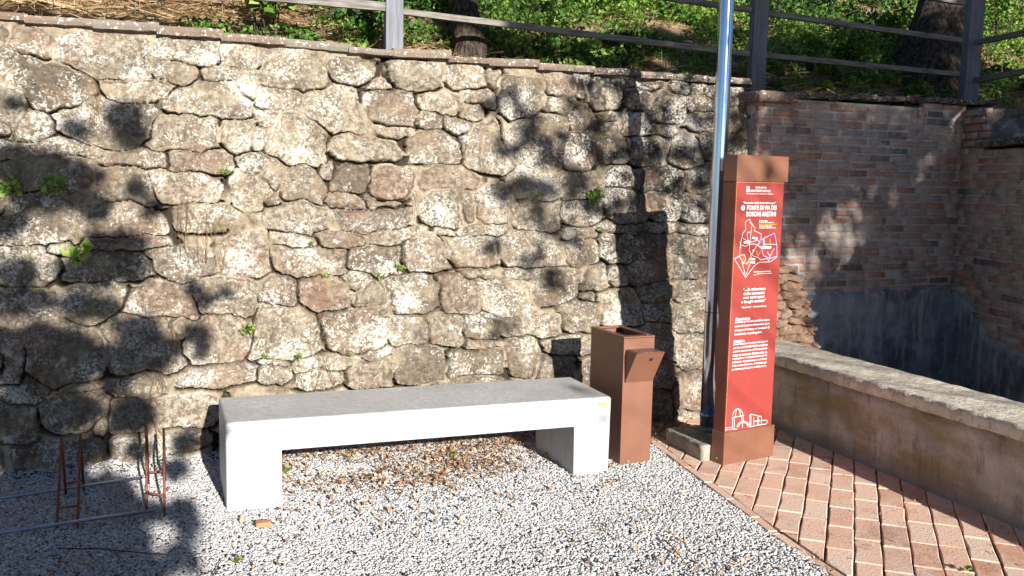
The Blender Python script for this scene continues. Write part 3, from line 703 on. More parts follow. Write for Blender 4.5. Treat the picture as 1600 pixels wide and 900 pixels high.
# ground to the right of the recess
right0 = corner + np.array([0.30, 0, 0])
sv = [tuple(right0 + np.array([0, 1.2, 1.88])), tuple(right0 + RD * 5 + np.array([0, 0, 1.88])), tuple(right0 + RD * 5 + np.array([9, 0, 3.6])), tuple(right0 + np.array([9, 1.2, 5.5]))]
tag(link('side_terrain', np_mesh('side_terrain', sv, [(0, 1, 2, 3)]), M['bank']), kind='structure')

# ============================================================ OBJECTS
# ---- bench
BX, BYAW = (-1.355, 4.3267), 0.3619
BL_, BD, BH = 2.0563, 0.5564, 0.4286
bn = empty('bench', (BX[0], BX[1], 0), BYAW, 'pale concrete slab bench on two block legs standing on gravel against the stone wall', 'bench')
bm = bmesh.new()
pr = [(0, -.015), (0.265, -.015), (0.262, BH - .155), (BL_ - .225, BH - .155), (BL_ - .222, -.015), (BL_ - .006, -.015), (BL_, BH), (0, BH)]
vs = [bm.verts.new((x, 0, z)) for x, z in pr]; f = bm.faces.new(vs)
ex = bmesh.ops.extrude_face_region(bm, geom=[f]); vv = [x for x in ex['geom'] if isinstance(x, bmesh.types.BMVert)]
bmesh.ops.translate(bm, verts=vv, vec=(0, BD, 0))
top = [e_ for e_ in bm.edges if all(v.co.z > BH - .01 for v in e_.verts)] + [e_ for e_ in bm.edges if e_.verts[0].co.x == e_.verts[1].co.x and abs(e_.verts[0].co.z - e_.verts[1].co.z) > .3]
top += [e_ for e_ in bm.edges if all(v.co.x > BL_ - .01 for v in e_.verts) and abs(e_.verts[0].co.z - e_.verts[1].co.z) > .3]
top = list(set(top))
bmesh.ops.bevel(bm, geom=top, offset=.016, segments=4, affect='EDGES', profile=.5)
sm = [e_ for e_ in bm.edges if e_.calc_face_angle(0) > 0.9]
bmesh.ops.bevel(bm, geom=sm, offset=.004, segments=2, affect='EDGES', profile=.5)
bmesh.ops.recalc_face_normals(bm, faces=bm.faces)
me = bpy.data.meshes.new('slab_body'); bm.to_mesh(me); bm.free()
link('slab_body', me, M['concrete'], bn)
MB().box(BL_ - .085, BL_ - .03, -.0022, .004, BH - .048, BH - .030).build('maker_plate', M['plate'], bn)

# ---- litter bin
c0 = (0.6434, 5.2088); byaw = 0.4037; BW_, BD_, BHh = 0.2009, 0.3969, 0.7403
lb = empty('litter_bin', (c0[0], c0[1], 0), byaw, 'narrow brown metal litter bin with an ashtray drawer, beside the right end of the bench', 'litter bin')
b = MB(); th = .004
b.box(0, BW_, 0, th, -.02, BHh - .012); b.box(0, BW_, BD_ - th, BD_, -.02, BHh - .012); b.box(0, th, th, BD_ - th, -.02, BHh - .012); b.box(BW_ - th, BW_, th, BD_ - th, -.02, BHh - .012)
b.build('body', M['corten'], lb)
b = MB(); z0, z1 = BHh - .010, BHh; m_ = .028
b.box(-.002, BW_ + .002, -.002, m_ + .02, z0, z1, .0015, 1); b.box(-.002, BW_ + .002, BD_ - m_, BD_ + .002, z0, z1, .0015, 1)
b.box(-.002, m_, m_ + .0205, BD_ - m_ - .0005, z0, z1, .0015, 1); b.box(BW_ - m_, BW_ + .002, m_ + .0205, BD_ - m_ - .0005, z0, z1, .0015, 1)
b.build('lid_frame', M['corten'], lb)
b = MB(); b.box(.012, BW_ - .012, .02, BD_ - .02, .1, BHh - .035, .01, 2); b.build('liner', M['dark'], lb)
# ashtray wedge on the narrow front
xa, xb_, zt, zb = 0.012, BW_ - 0.006, 0.665, 0.475
pts = [(xa, -.004, zb), (xb_, -.004, zb), (xb_, -.001, zb), (xa, -.001, zb), (xa, -.125, zt), (xb_, -.125, zt), (xb_, -.001, zt), (xa, -.001, zt)]
b = MB(); b.hexa(pts); ash = b.build('ashtray', M['corten'], lb)
b = MB(); b.box(xa + .008, xb_ - .008, -.117, -.006, zt + .0008, zt + .003)
b.build('ash_grid', simple('perforated_steel_grid', (0.06, 0.04, 0.035), (0.30, 0.22, 0.18), 110, rough=.4, bump=.002, bscale=110, metal=.5, lo=.45, hi=.55), ash)
nrm = Vector((0, -(zt - zb), -.121)).normalized()
lc = Vector(((xa + xb_) / 2 + .018, -.125 + .121 * .22, zt - (zt - zb) * .22))
MB().tube(lc, lc + nrm * .004, .011, n=18).tube(lc + nrm * .004, lc + nrm * .0065, .006, n=12).build('lock', M['dark'], ash)
MB().tube((xa + .006, -.012, zb + .012), (xa + .006, -.022, zb + .012), .004, n=10).build('screw', M['screw'], ash)
MB().tube((BW_ - .05, -.004, BHh + .001), (BW_ - .05, -.004, BHh + .008), .004, n=10).build('screw', M['screw'], lb)
MB().tube((-.001, .04, .68), (-.003, .04, .68), .004, n=10).build('screw', M['dark'], lb)

# ---- information pillar
pc = (1.2405, 5.2151); pyaw = 0.5542; PW, PD = 0.4108, 0.1016; PB0, PB1, PC0, PC1 = -0.02, 0.1915, 1.6328, 1.7797
ip = empty('information_pillar', (pc[0], pc[1], 0), pyaw, 'tall slim brown steel pillar with a red printed information panel standing on the brick paving', 'information sign')
MB().box(0, PW, 0, PD, PB0, PB1, .0015, 1).build('base', M['corten'], ip)
MB().box(0.0, PW, 0.0, PD, PC0, PC1, .0015, 1).build('cap', M['corten'], ip)
XB0, XB1, YB = .004, PW - .026, .008
MB().box(XB0, XB1, YB, PD - .006, PB1 - .01, PC0 + .01).build('body', M['dark_corten'], ip)
pn = MB().box(XB0 + .0015, XB1 - .0015, YB - .004, YB + .001, PB1 + .002, PC0 - .003).build('panel', M['red_panel'], ip)
MB().tube((-.001, PD * .5, .03), (-.004, PD * .5, .03), .004, n=10).build('screw', M['screw'], ip)
# thin light edge of the panel
b = MB(); b.box(XB0 + .0015, XB0 + .005, YB - .0048, YB - .0041, PB1 + .002, PC0 - .003)
b.box(XB0 + .005, XB1 - .0015, YB - .0048, YB - .0041, PC0 - .0065, PC0 - .003); b.build('panel_edge', M['shard'], pn)
ca, sa = math.cos(pyaw), math.sin(pyaw)
YF = YB - .0045
pq = np.array([pc[0] - sa * YF, pc[1] + ca * YF, 0]); pnor = np.array([-sa, ca, 0])
def panel_xy(u, v):
    p = on_plane(u, v, pq, pnor); d = p - np.array([pc[0], pc[1], 0]); return d[0] * ca + d[1] * sa, p[2]
def ink_lines(name, polys, mat, w=.0042):
    b = MB()
    for k_, pl_ in enumerate(polys):
        P = [panel_xy(*p) for p in pl_]; y0 = YF - .0003 - .00001 * (k_ % 20)
        for (x0, z0), (x1, z1) in zip(P[:-1], P[1:]):
            d = math.hypot(x1 - x0, z1 - z0) or 1e-6; nx, nz = -(z1 - z0) / d * w / 2, (x1 - x0) / d * w / 2
            v = [b.bm.verts.new(q) for q in ((x0 + nx, y0, z0 + nz), (x1 + nx, y0, z1 + nz), (x1 - nx, y0, z1 - nz), (x0 - nx, y0, z0 - nz))]
            b.bm.faces.new(v)
            y0 -= .000002
    return b.build(name, mat, pn)
def lettering(txt, L0, L1, T, B, bold=.022, mat='white_ink'):
    """fit a line of writing in the quad given by picture points of its left/right baseline ends"""
    cu = bpy.data.curves.new('lettering', 'FONT'); cu.body = txt; cu.offset = bold; cu.resolution_u = 3
    o = bpy.data.objects.new('t', cu); col.objects.link(o)
    dg = bpy.context.evaluated_depsgraph_get(); me = bpy.data.meshes.new_from_object(o.evaluated_get(dg))
    bpy.data.objects.remove(o); bpy.data.curves.remove(cu)
    xs = [v.co.x for v in me.vertices]; ys = [v.co.y for v in me.vertices]
    x0, x1, y0, y1 = min(xs), max(xs), min(ys), max(ys)
    (ax, az), (bx, bz) = panel_xy(*L0), panel_xy(*L1)
    zt_ = panel_xy(L0[0], L0[1] - T)[1]; hgt = zt_ - az
    zmid = (az + bz) / 2
    for v in me.vertices:
        v.co = Vector((ax + (bx - ax) * (v.co.x - x0) / (x1 - x0), YF - .0004, zmid + hgt * (v.co.y - y0) / (y1 - y0)))
    link('lettering', me, M[mat], pn)
sl = lambda y: -0.0005 * (y - 305)
def line(txt, x0, x1, y0, y1, **k_):        # px box measured at the left end
    lettering(txt, (x0, y1), (x1, y1 + sl(y1) * (x1 - x0)), y1 - y0, 0, **k_)
line('COMUNE DI', 1180, 1197, 291.5, 294.5)
line('MONTEPERTUSO VAL', 1173, 1204, 296.5, 300)
line('un territorio da scoprire insieme', 1166, 1208, 302, 304)
line('\u201cPercorso delle fonti dell\u2019acqua\u201d', 1161, 1212, 315.5, 319.5)
line('FONTE DI VIA DEI', 1167, 1213, 321, 328.5, bold=.02)
line('BOSONI ARETINI', 1166, 1212, 331, 338.5, bold=.02)
for i, (t_, x1, m_) in enumerate((('Fonte', 1199, 'white_ink'), ('Fonte di Poggiolo', 1209, 'white_ink'), ('Fonte di via dei Bosoni', 1213, 'orange_ink'), ('Fonte Vecchia', 1206, 'white_ink'), ('Fonte del Castello nuovo', 1212, 'white_ink'))):
    line(t_, 1186, x1, 344 + i * 2.75, 346.1 + i * 2.75, mat=m_)
line('Percorso breve', 1183, 1204, 423.6, 425.8); line('Percorso completo', 1183, 1206, 427.2, 429.2)
line('\u201c....le misteriose', 1161, 1196, 450.5, 455); line('delle terrestri', 1161.5, 1194, 457, 461.5)
line('con tanti spazi', 1161.5, 1194, 463.5, 468.5); line('e luoghi antichi\u201d', 1158, 1196, 470, 475.5)
line('\u201cQuaderni\u201d - Giovanni Fonti', 1158, 1197, 479.5, 482.5)
line('Storicit\u00e0:', 1149, 1172, 497, 501.5, bold=.04)
for i, t_ in enumerate(('Le fonti e i lavatoi pubblici erano', 'punti di ristoro e di incontro dove', 'attingere il tempo e i mestieri di', 'lavandaie e pellegrini.')):
    line(t_, 1148.5 - i * .4, 1202.5 - (11 if i == 3 else 0) - i * .3, 502.3 + i * 6.3, 506.5 + i * 6.3)
line('Notizie:', 1146.5, 1163, 531.5, 536, bold=.04)
for i, t_ in enumerate(('Dove nasceva il punto del sapore', 'per lavarsi? Il MISTERO scioglieva', 'attimo mancante dell\u2019acqua bel-', 'lezza ci conosce bianco che va', 'raccogliere i componenti lavando', 'brillando di pietruzze e candore', 'il lavatoio bianco, chiamatogli', 'pastore pellicciere e fiabastro.')):
    line(t_, 1146 - i * .35, 1199.5 - i * .3, 537.2 + i * 5.6, 541 + i * 5.6)
Q = lambda x, y: (1140 + x / 8.576, 335 + y / 8.571)      # zoom crop coordinates of the map
ink_lines('map_drawing', [[Q(*p) for p in pl_] for pl_ in (
    [(262, 62), (212, 100), (214, 210), (178, 250), (150, 370), (138, 470), (135, 550), (65, 595), (215, 845), (335, 685), (400, 640), (545, 635), (640, 565)],
    [(262, 62), (340, 190), (325, 215), (400, 250), (425, 265), (415, 340)], [(262, 100), (300, 140), (285, 240), (275, 350), (262, 480), (285, 520), (285, 600)],
    [(178, 320), (230, 350), (300, 370), (370, 345), (410, 370), (370, 410), (300, 530)], [(140, 400), (210, 430), (260, 400), (330, 395), (375, 415), (440, 440)],
    [(80, 590), (130, 560), (160, 610), (170, 660), (215, 830)], [(135, 550), (200, 540), (215, 600), (185, 650), (230, 665), (280, 620)],
    [(285, 520), (320, 560), (380, 575), (420, 610), (500, 590), (530, 630)], [(440, 440), (480, 400), (610, 400), (632, 405)], [(500, 500), (540, 560), (600, 455)], [(540, 560), (525, 620)], [(225, 800), (260, 690), (285, 640)], [(140, 360), (150, 455)])], M['white_ink'], .0023)
ink_lines('map_drawing', [[Q(*p) for p in pl_] for pl_ in ([(410, 345), (600, 250), (632, 400), (635, 560), (540, 590), (450, 550), (430, 460), (375, 410)], [(275, 240), (235, 240), (240, 340), (270, 360)])], M['violet_ink'], .0040)
ink_lines('map_drawing', [[Q(*p) for p in pl_] for pl_ in ([(200, 545), (175, 610), (180, 665), (240, 640), (285, 570), (290, 530)], [(540, 320), (545, 390)], [(360, 490), (380, 560), (410, 500)])], M['orange_ink'], .0034)
ink_lines('map_drawing', [[Q(*p) for p in pl_] for pl_ in ([(190, 375), (270, 375)], [(305, 312), (375, 322)], [(455, 335), (465, 460)], [(435, 445), (555, 440)], [(260, 595), (340, 600)], [(290, 640), (340, 645)], [(315, 475), (320, 490)])], M['white_ink'], .011)
ink_lines('map_drawing', [[(1173, 297.5), (1173, 298.0)]], M['white_ink'], .001)
ink_lines('crest', [[(1168.8, 291), (1168.8, 300)]], M['white_ink'], .022)
b = MB(); xq, zq = panel_xy(1160.9, 324.7)
b.bm.faces.new([b.bm.verts.new((xq + .015 * math.cos(k_ * math.pi / 12), YF - .0004, zq + .0155 * math.sin(k_ * math.pi / 12))) for k_ in range(24)]); b.build('number_disc', M['white_ink'], pn)
ink_lines('map_key', [[(1178, 425), (1182, 424.7)]], M['orange_ink'], .008); ink_lines('map_key', [[(1178, 429.5), (1182, 429.2)]], M['violet_ink'], .004)
T_ = lambda x, y: (1100 + x / 5.629, 580 + y / 5.625)
arc = lambda cx, cy, rx, ry, a0, a1, n=10: [T_(cx + rx * math.cos(R_(a0 + (a1 - a0) * k_ / n)), cy - ry * math.sin(R_(a0 + (a1 - a0) * k_ / n))) for k_ in range(n + 1)]
ink_lines('town_drawing', [arc(298, 395, 45, 65, 0, 180), arc(298, 395, 22, 62, 0, 180), [T_(245, 408), T_(352, 388)], [T_(250, 408), T_(250, 512)], [T_(265, 408), T_(265, 510)], [T_(332, 395), T_(332, 440)], [T_(345, 392), T_(345, 440)],
    arc(345, 495, 55, 55, 0, 180), arc(345, 492, 42, 42, 0, 180), [T_(190, 500), T_(250, 492)], [T_(188, 515), T_(290, 508)], [T_(402, 490), T_(402, 385), T_(415, 378), T_(505, 398), T_(505, 470)], [T_(412, 488), T_(412, 385)],
    [T_(438, 400), T_(438, 480), T_(553, 462), T_(553, 428), T_(438, 440)], [T_(470, 400), T_(470, 475)], [T_(480, 400), T_(480, 474)], [T_(402, 490), T_(438, 482)], [T_(338, 440), T_(338, 495)]], M['white_ink'], .0030)

# ---- steel pole and its concrete footing
ft = empty('concrete_footing', W(0.881, -0.883, 0), A, 'rough grey concrete block in the paving carrying the steel pole', 'concrete block')
link('block', rough_box(0, .42, 0, .42, -0.03, .09, .03, .006, 12, 7), M['rough_concrete'], ft)
pp = W(1.118, -.555, .088); PR = .047
pl_e = empty('steel_pole', pp, 0, 'tall shiny round stainless steel pole on a concrete block left of the information pillar', 'pole')
b = MB(); b.path([(0.000 * k_, 0, z) for k_, z in enumerate((0, .9, 1.8, 2.7, 3.6, 4.6, 5.6))], [PR, PR * .99, PR * .97, PR * .95, PR * .94, PR * .92, PR * .9], n=40); b.build('shaft', M['steel'], pl_e)
b = MB(); b.tube((0, 0, .085), (0, 0, .108), PR + .004, n=40); b.build('clamp_band', M['galv'], pl_e)
b = MB(); b.tube((0, 0, 0), (0, 0, .022), PR + .035, PR + .002, n=24); b.build('mortar_collar', M['rough_concrete'], pl_e)
b = MB(); b.tube((0, 0, .74), (0, 0, .744), PR + .0012, n=40); b.build('weld_seam', M['dark'], pl_e)

# ---- bicycle rack
gA1, gA2, gA3, gA4 = (on_ground(*p) for p in ((88, 828), (121, 825), (102, 770), (131, 763)))
mid = (gA1 + gA2) / 2; rk = empty('bicycle_rack', (mid[0], mid[1], 0), 0, 'low bicycle rack of rusty uprights on two bluish bars, left of the bench', 'bicycle rack')
Lc = lambda p: (p[0] - mid[0], p[1] - mid[1], p[2])
def gz(u, v, z=.02): return on_ground(u, v, z)
bars = [(gz(0, 832), gz(243, 797)), (gz(8, 777), gz(222, 746))]
for p, q in bars:
    d = (q - p); p2 = p - d * 1.5
    MB().tube(Lc(p2), Lc(q), .0085, n=12).build('ground_bar', M['galv'], rk)
def hoop(front, back, apex_px):
    f_ = on_ground(*front); k_ = on_ground(*back)
    # apex lies above the line between the feet
    best_ = None
    for i in range(21):
        w = f_ + (k_ - f_) * (0.25 + .5 * i / 20)
        d = ray(*apex_px); tt = ((w - CC) @ CF) / (d @ CF); p = CC + d * tt
        er = np.hypot(*(p - w)[:2])
        if best_ is None or er < best_[0]: best_ = (er, np.array([w[0], w[1], p[2]]))
    ap = best_[1]
    b = MB(); b.path([Lc(f_ - np.array([0, 0, .02])), Lc(ap), Lc(k_ - np.array([0, 0, .02]))], [.0065, .0065, .0065], n=8)
    b.build('upright', M['rust_rod'], rk)
    return f_, k_, ap
h1 = hoop((88, 828), (103, 770), (98, 680)); h2 = hoop((121, 824), (131, 763), (128, 677))
h3 = hoop((229, 802), (232, 752), (231, 663)); h4 = hoop((257, 806), (258, 748), (258, 667))
def cross(ha, hb):
    for fr, to, f_ in ((0, 2, .22), (1, 2, .16)):
        p = ha[fr] + (ha[to] - ha[fr]) * f_; q = hb[fr] + (hb[to] - hb[fr]) * f_
        MB().tube(Lc(p), Lc(q), .0065, n=8).build('cross_bar', M['rust_rod'], rk)
cross(h1, h2); cross(h3, h4)

# ---- fence on the wall top
FT = 0.66
fe = empty('fence', W(-0.63, FT, 2.35), A, 'grey post-and-rail fence along the top of the wall in front of the bank', 'fence')
def fpl(u, v, t=FT):
    p = toST(on_plane(u, v, W(0, t), b_)); return p[0] + .63, p[2] - 2.35
def fpost(x0, x1, top, zb=-.25, dd=.07, yaw=0):
    MB().box(x0, x1, -.06, -.06 + dd, zb, top, .004, 1).build('post', M['fence_post'], fe)
for (u0, u1, v) in ((600, 627, 60), (1168, 1190, 110), (1499, 1521, 140)):
    fpost(fpl(u0, v)[0] - .0, fpl(u1, v)[0], 0.95)
x1_ = fpl(600, 60)[0]; fpost(x1_ - 2.55, x1_ - 2.43, 0.95)
def frail(p, q, y=-.05, h=.038, d=.04):
    (xa, za), (xb, zb) = p, q
    MB().hexa([(xa, y, za - h), (xb, y, zb - h), (xb, y + d, zb - h), (xa, y + d, za - h), (xa, y, za), (xb, y, zb), (xb, y + d, zb), (xa, y + d, za)]).build('rail', M['fence_wood'], fe)
r1a, r1b = fpl(440, -8), fpl(597, 8); ext = (r1b[0] - r1a[0]); 
frail((x1_ - 2.43, .39), (x1_ - .002, fpl(597, 5)[1]), h=.055)
frail((fpl(627.5, 15)[0], fpl(627, 15)[1]), (fpl(1170, 0)[0] , fpl(1162, 81)[1]))
frail((fpl(1190, 0)[0], fpl(1190, 83)[1]), (fpl(1501, 0)[0], fpl(1493, 113)[1]))
frail((fpl(627.5, 15)[0], fpl(627, 15)[1] + .33), (fpl(1170, 0)[0], fpl(1162, 12)[1]))
frail((fpl(1190, 0)[0], fpl(1190, 17)[1]), (fpl(1501, 0)[0], fpl(1493, 60)[1]))
frail((x1_ - 2.43, .72), (x1_ - .002, .70))
frail((fpl(1190, 0)[0], fpl(1190, 17)[1] + .30), (fpl(1501, 0)[0], fpl(1493, 1)[1]))
# return run along the side wall
p3 = W(toST(on_plane(1505, 140, W(0, FT), b_))[0], FT, 0)
def side(u, v):
    n_ = np.array([1, .11, 0]); return on_plane(u, v, p3, n_)
fo = np.array(fe.location)
def wl(p):
    d = np.asarray(p) - fo; return np.array([d @ a_, d @ b_, d[2]])
for (ua, va, ub, vb, ex_) in ((1522, 62, 1600, 46, 3), (1520, 122, 1600, 106, 3), (1546, 178, 1600, 169, 3)):
    p, q = side(ua, va), side(ub, vb); q = p + (q - p) * ex_
    P, Qq = wl(p), wl(q); hh_ = np.array([0, 0, .042]); n_ = np.array([.045, 0.0, 0])
    MB().hexa([P - hh_, Qq - hh_, Qq - hh_ + n_, P - hh_ + n_, P, Qq, Qq + n_, P + n_]).build('rail', M['fence_wood'], fe)

# ---- trees on the bank
def trunk_tree(name, base, pts, radii, label, seed, crown_c, crown_r, nleaf, leafmat, lsz=.05):
    tr = empty(name, base, 0, label, 'tree'); r = np.random.default_rng(seed)
    # interpolate path and furrow the bark with real relief
    P = np.array(pts, float); n = 46; tt = np.linspace(0, len(P) - 1, n)
    C_ = np.stack([np.interp(tt, range(len(P)), P[:, k_]) for k_ in range(3)], 1); Rr_ = np.interp(tt, range(len(P)), radii); m = 40
    V = []
    for i in range(n):
        for k_ in range(m):
            an = 2 * math.pi * k_ / m
            flare = 1 + .10 * math.sin(3 * an + seed) * max(0, 1 - i / 14)
            rr = Rr_[i] * flare * (1 + .07 * mnoise.noise(Vector((math.cos(an) * 5, math.sin(an) * 5, C_[i, 2] * 2 + seed))) + .05 * mnoise.noise(Vector((math.cos(an) * 16, math.sin(an) * 16, C_[i, 2] * 6))))
            V.append((C_[i, 0] + rr * math.cos(an), C_[i, 1] + rr * math.sin(an), C_[i, 2]))
    F_ = [(i * m + k_, i * m + (k_ + 1) % m, (i + 1) * m + (k_ + 1) % m, (i + 1) * m + k_) for i in range(n - 1) for k_ in range(m)]
    link('trunk', np_mesh('trunk', V, F_, True), M['bark'], tr)
    b = MB(); topp = P[-1]; cents = []
    for k_ in range(9):
        e_ = np.array(crown_c) + r.normal(size=3) * crown_r * .5; st = P[-1 - (k_ % 2)]
        midp = (st + e_) / 2 + r.normal(size=3) * .12
        b.path([st, midp, e_], [radii[-1] * .5, radii[-1] * .3, .015], n=7); cents.append(e_); cents.append(midp + (e_ - midp) * .4)
    b.build('limb', M['bark'], tr)
    if nleaf:
        C2 = np.concatenate([cloud(c, crown_r * .45, nleaf // len(cents), r, .8) for c in cents])
        Vv, Ff, Rn = leaf_arrays(C2, lsz, r=r)
        link('crown', np_mesh('crown', Vv, Ff, False, {'rnd': Rn}), leafmat, tr)
    return tr
def at_depth(u, v, t): return on_plane(u, v, W(0, t), b_)
tb = at_depth(1440, 150, 1.25); tm = at_depth(1462, 70, 1.35); tt_ = at_depth(1490, -10, 1.5)
base = np.array([tb[0], tb[1], tb[2] - .15])
trunk_tree('tree', base, [(-.12, 0, -.3), (-.04, 0, .1), tuple(tm - base), tuple(tt_ - base), tuple(tt_ - base + np.array([.35, .1, .9])), tuple(tt_ - base + np.array([.5, .2, 2.2]))], [.50, .40, .29, .27, .20, .13],
    'thick leaning dark-barked tree trunk behind the fence at the upper right', 5, tuple(tt_ - base + np.array([.5, .6, 3.2])), 1.2, 5000, M['leaf_dark'])
tb = at_depth(728, 88, .95); tt_ = at_depth(724, -20, 1.15); base = np.array([tb[0], tb[1], tb[2] - .1])
trunk_tree('tree', base, [(-.02, 0, -.2), (.03, 0, .15), tuple(tt_ - base + np.array([0, 0, -.15])), tuple(tt_ - base + np.array([0, .1, .9])), tuple(tt_ - base + np.array([.2, .2, 1.9]))], [.15, .125, .105, .10, .07],
    'slender brown tree trunk behind the fence just right of the first post', 8, tuple(tt_ - base + np.array([.1, .6, 2.6])), .9, 3500, M['leaf_dark'])

# ---- bank vegetation (stuff)
def bank_points(n, s0, s1, t0, t1, dens=None, r=None):
    r = r or rng; S = r.uniform(s0, s1, n); T = t0 + (t1 - t0) * r.random(n) ** 1.3
    if dens is not None:
        k_ = r.random(n) < dens(S, T); S, T = S[k_], T[k_]
    return S, T, bank_h(S, T)
green = lambda S, T: np.clip(sstep(-.25, .25, vnoise(S * 1.1, T * 1.1, 71, 3) + sstep(-2.2, -0.6, S) * .7 - .45 + (T > 1.6) * .3 + .5 * sstep(1.2, 2.2, S)), 0, 1)

rv = np.random.default_rng(808); Cs = []; Sz = []; Sh = []
S, T, Z = bank_points(1350, -3.2, 8, .82, 6.0, dens=green, r=rv)
for i in range(len(S)):          # leafy domes of many sizes
    R0 = rv.uniform(.07, .26) * (.55 + .45 * float(sstep(.8, 1.6, T[i]))); n_ = int(46 + 2600 * R0 * R0)
    q = cloud((0, 0, 0), R0, n_, rv, .9, hollow=.45); q[:, 2] = np.abs(q[:, 2]) * rv.uniform(.8, 1.5)
    Cs.append(q + [S[i], T[i], Z[i]]); Sz.append(np.full(n_, rv.choice([.030, .040, .055])) * rv.uniform(.7, 1.3, n_)); Sh.append(np.full(n_, rv.uniform(-.3, .5)))
Cs = np.concatenate(Cs); Sz = np.concatenate(Sz); Sh = np.concatenate(Sh)
Vv, Ff, Rn = leaf_arrays(Cs, Sz, up=.9, elong=1.5, r=rv)
o = link('undergrowth', np_mesh('undergrowth', Vv, Ff, False, {'rnd': np.clip(Rn * .6 + np.repeat(Sh, 4), 0, 1)}), M['leaf'], None, O, A)
tag(o, 'dense green leafy undergrowth covering the bank behind the fence', 'undergrowth', kind='stuff')
S, T, Z = bank_points(26000, -5, 9, .66, 5.5, dens=lambda S, T: .25 + .75 * sstep(-.1, .35, vnoise(S * 2.4, T * 2.4, 75, 3)) * (.35 + .65 * green(S, T)))
Vv, Ff, Rn = blade_arrays(np.stack([S, T, Z - .01], 1), .12, .005, 1.1)
gr = np.repeat(green(S, T), 5); Rn = np.clip(Rn * .55 + .55 * (1 - gr), 0, 1)
o = link('grass', np_mesh('grass', Vv, Ff, False, {'rnd': Rn}), M['grassy'], None, O, A)
tag(o, 'mixed green and dry grass growing on the bank above the wall', 'grass', kind='stuff')
# flat straw litter lying on the bank
S, T, Z = bank_points(60000, -5, 8, .6, 3.2, dens=lambda S, T: 1 - .8 * green(S, T))
n = len(S); an = rng.random(n) * 6.28; L_ = rng.uniform(.05, .18, n); dz = rng.uniform(-.02, .04, n)
P0 = np.stack([S, T, Z + .012 + rng.random(n) * .03], 1); D = np.stack([np.cos(an) * L_, np.sin(an) * L_, dz], 1); sd = np.stack([-np.sin(an), np.cos(an), rng.normal(size=n)], 1) * .0022
Vv = np.stack([P0 - sd, P0 + sd, P0 + D + sd, P0 + D - sd], 1).reshape(-1, 3); Ff = np.arange(n * 4).reshape(-1, 4)
o = link('dry_grass', np_mesh('dry_grass', Vv, Ff, False, {'rnd': np.repeat(rng.random(n), 4)}), M['straw'], None, O, A)
tag(o, 'dry straw littering the bank behind the wall coping', 'dry grass', kind='stuff')
# leafy shrubs standing out of the undergrowth
def shrub(u, v, t, rad, n, label, mat, lsz, seed):
    r = np.random.default_rng(seed); c = at_depth(u, v, t); s_, t_, z_ = toST(c); zb_ = float(bank_h(np.array([s_]), np.array([t_]))[0])
    e_ = empty('shrub', W(s_, t_, zb_), 0, label, 'shrub', 'shrubs on the bank'); hc = max(c[2] - zb_, rad * .5)
    b = MB(); cents = []
    for k_ in range(7):
        q = np.array([r.normal() * rad * .55, r.normal() * rad * .4, hc + r.normal() * rad * .35]); b.path([(r.normal() * .02, r.normal() * .02, -.05), q * .5 + r.normal(size=3) * .03, q], [.008, .006, .003], n=5); cents.append(q)
    b.build('stem', M['bark'], e_)
    C2 = np.concatenate([cloud(q, rad * .5, n // 7, r, .9) for q in cents])
    Vv, Ff, Rn = leaf_arrays(C2, lsz, up=.8, r=r); link('foliage', np_mesh('foliage', Vv, Ff, False, {'rnd': Rn}), mat, e_)
for i, (u, v, t, rad, n, lab, mt, ls) in enumerate((
    (805, 62, .95, .20, 700, 'bright small-leaved shrub hugging the coping right of the slender trunk', 'leaf', .035),
    (700, 15, 1.5, .45, 900, 'dark shrub directly behind the first light grey fence post', 'leaf_dark', .06),
    (415, 2, .9, .12, 60, 'low plant with broad drooping leaves above the coping left of the first post', 'leaf', .12),
    (900, 10, 2.2, .5, 1200, 'loose leafy shrub above the middle of the long fence rail', 'leaf', .055),
    (985, 75, 1.0, .17, 600, 'dark green low shrub under the rail halfway to the steel pole', 'leaf_dark', .04),
    (1060, 15, 2.2, .5, 1200, 'leafy shrub just left of the top of the steel pole', 'leaf', .05),
    (1250, 25, 2.3, .6, 1700, 'large dark shrub between the second fence post and the thick trunk', 'leaf_dark', .05),
    (1330, 85, 1.3, .27, 1200, 'bright green shrub at the left foot of the thick leaning trunk', 'leaf', .04),
    (1240, 85, 1.2, .22, 900, 'light green bushy shrub beside the second fence post', 'leaf', .04),
    (1560, 20, 2.6, .55, 1300, 'grassy light green shrub beyond the corner fence post', 'leaf', .06),
    (560, 20, 1.2, .25, 400, 'sparse dark shrub left of the first light grey post', 'leaf_dark', .05))):
    shrub(u, v, t, rad, n, lab, M[mt], ls, 100 + i)
# grassy tufts by the coping
# ---- weeds growing out of the stone wall
weeds = ((122, 392, .085, 14, 'broad-leaved weed rooted in the joint at the left of the wall', .075), (15, 292, .09, 60, 'dark leafy weed at the left edge of the wall', .035), (92, 288, .09, 60, 'spreading weed on the shaded upper left stones', .03),
    (388, 512, .05, 60, 'small bright weed between stones above the left half of the bench', .02), (350, 268, .04, 26, 'thin sprig in the upper joint left of the middle', .02), (925, 306, .07, 110, 'thick tuft of ivy-like weed on the wall left of the pole', .028),
    (838, 305, .035, 26, 'small weed left of the ivy-like tuft', .02), (623, 416, .032, 28, 'tiny weed in a joint at the centre of the wall', .02), (590, 431, .03, 30, 'low creeping weed just left of the central tiny weed', .016), (506, 430, .025, 22, 'tiny green weed under a wide stone left of centre', .016),
    (485, 380, .02, 14, 'very small weed on top of a wide stone', .014), (932, 356, .025, 14, 'little weed hanging below the ivy-like tuft', .02), (464, 556, .03, 20, 'small weed just above the bench back', .016), (413, 555, .03, 18, 'sprig under the big rounded stone above the bench', .016), (545, 552, .02, 12, 'tiny sprig right of the big rounded stone', .014))
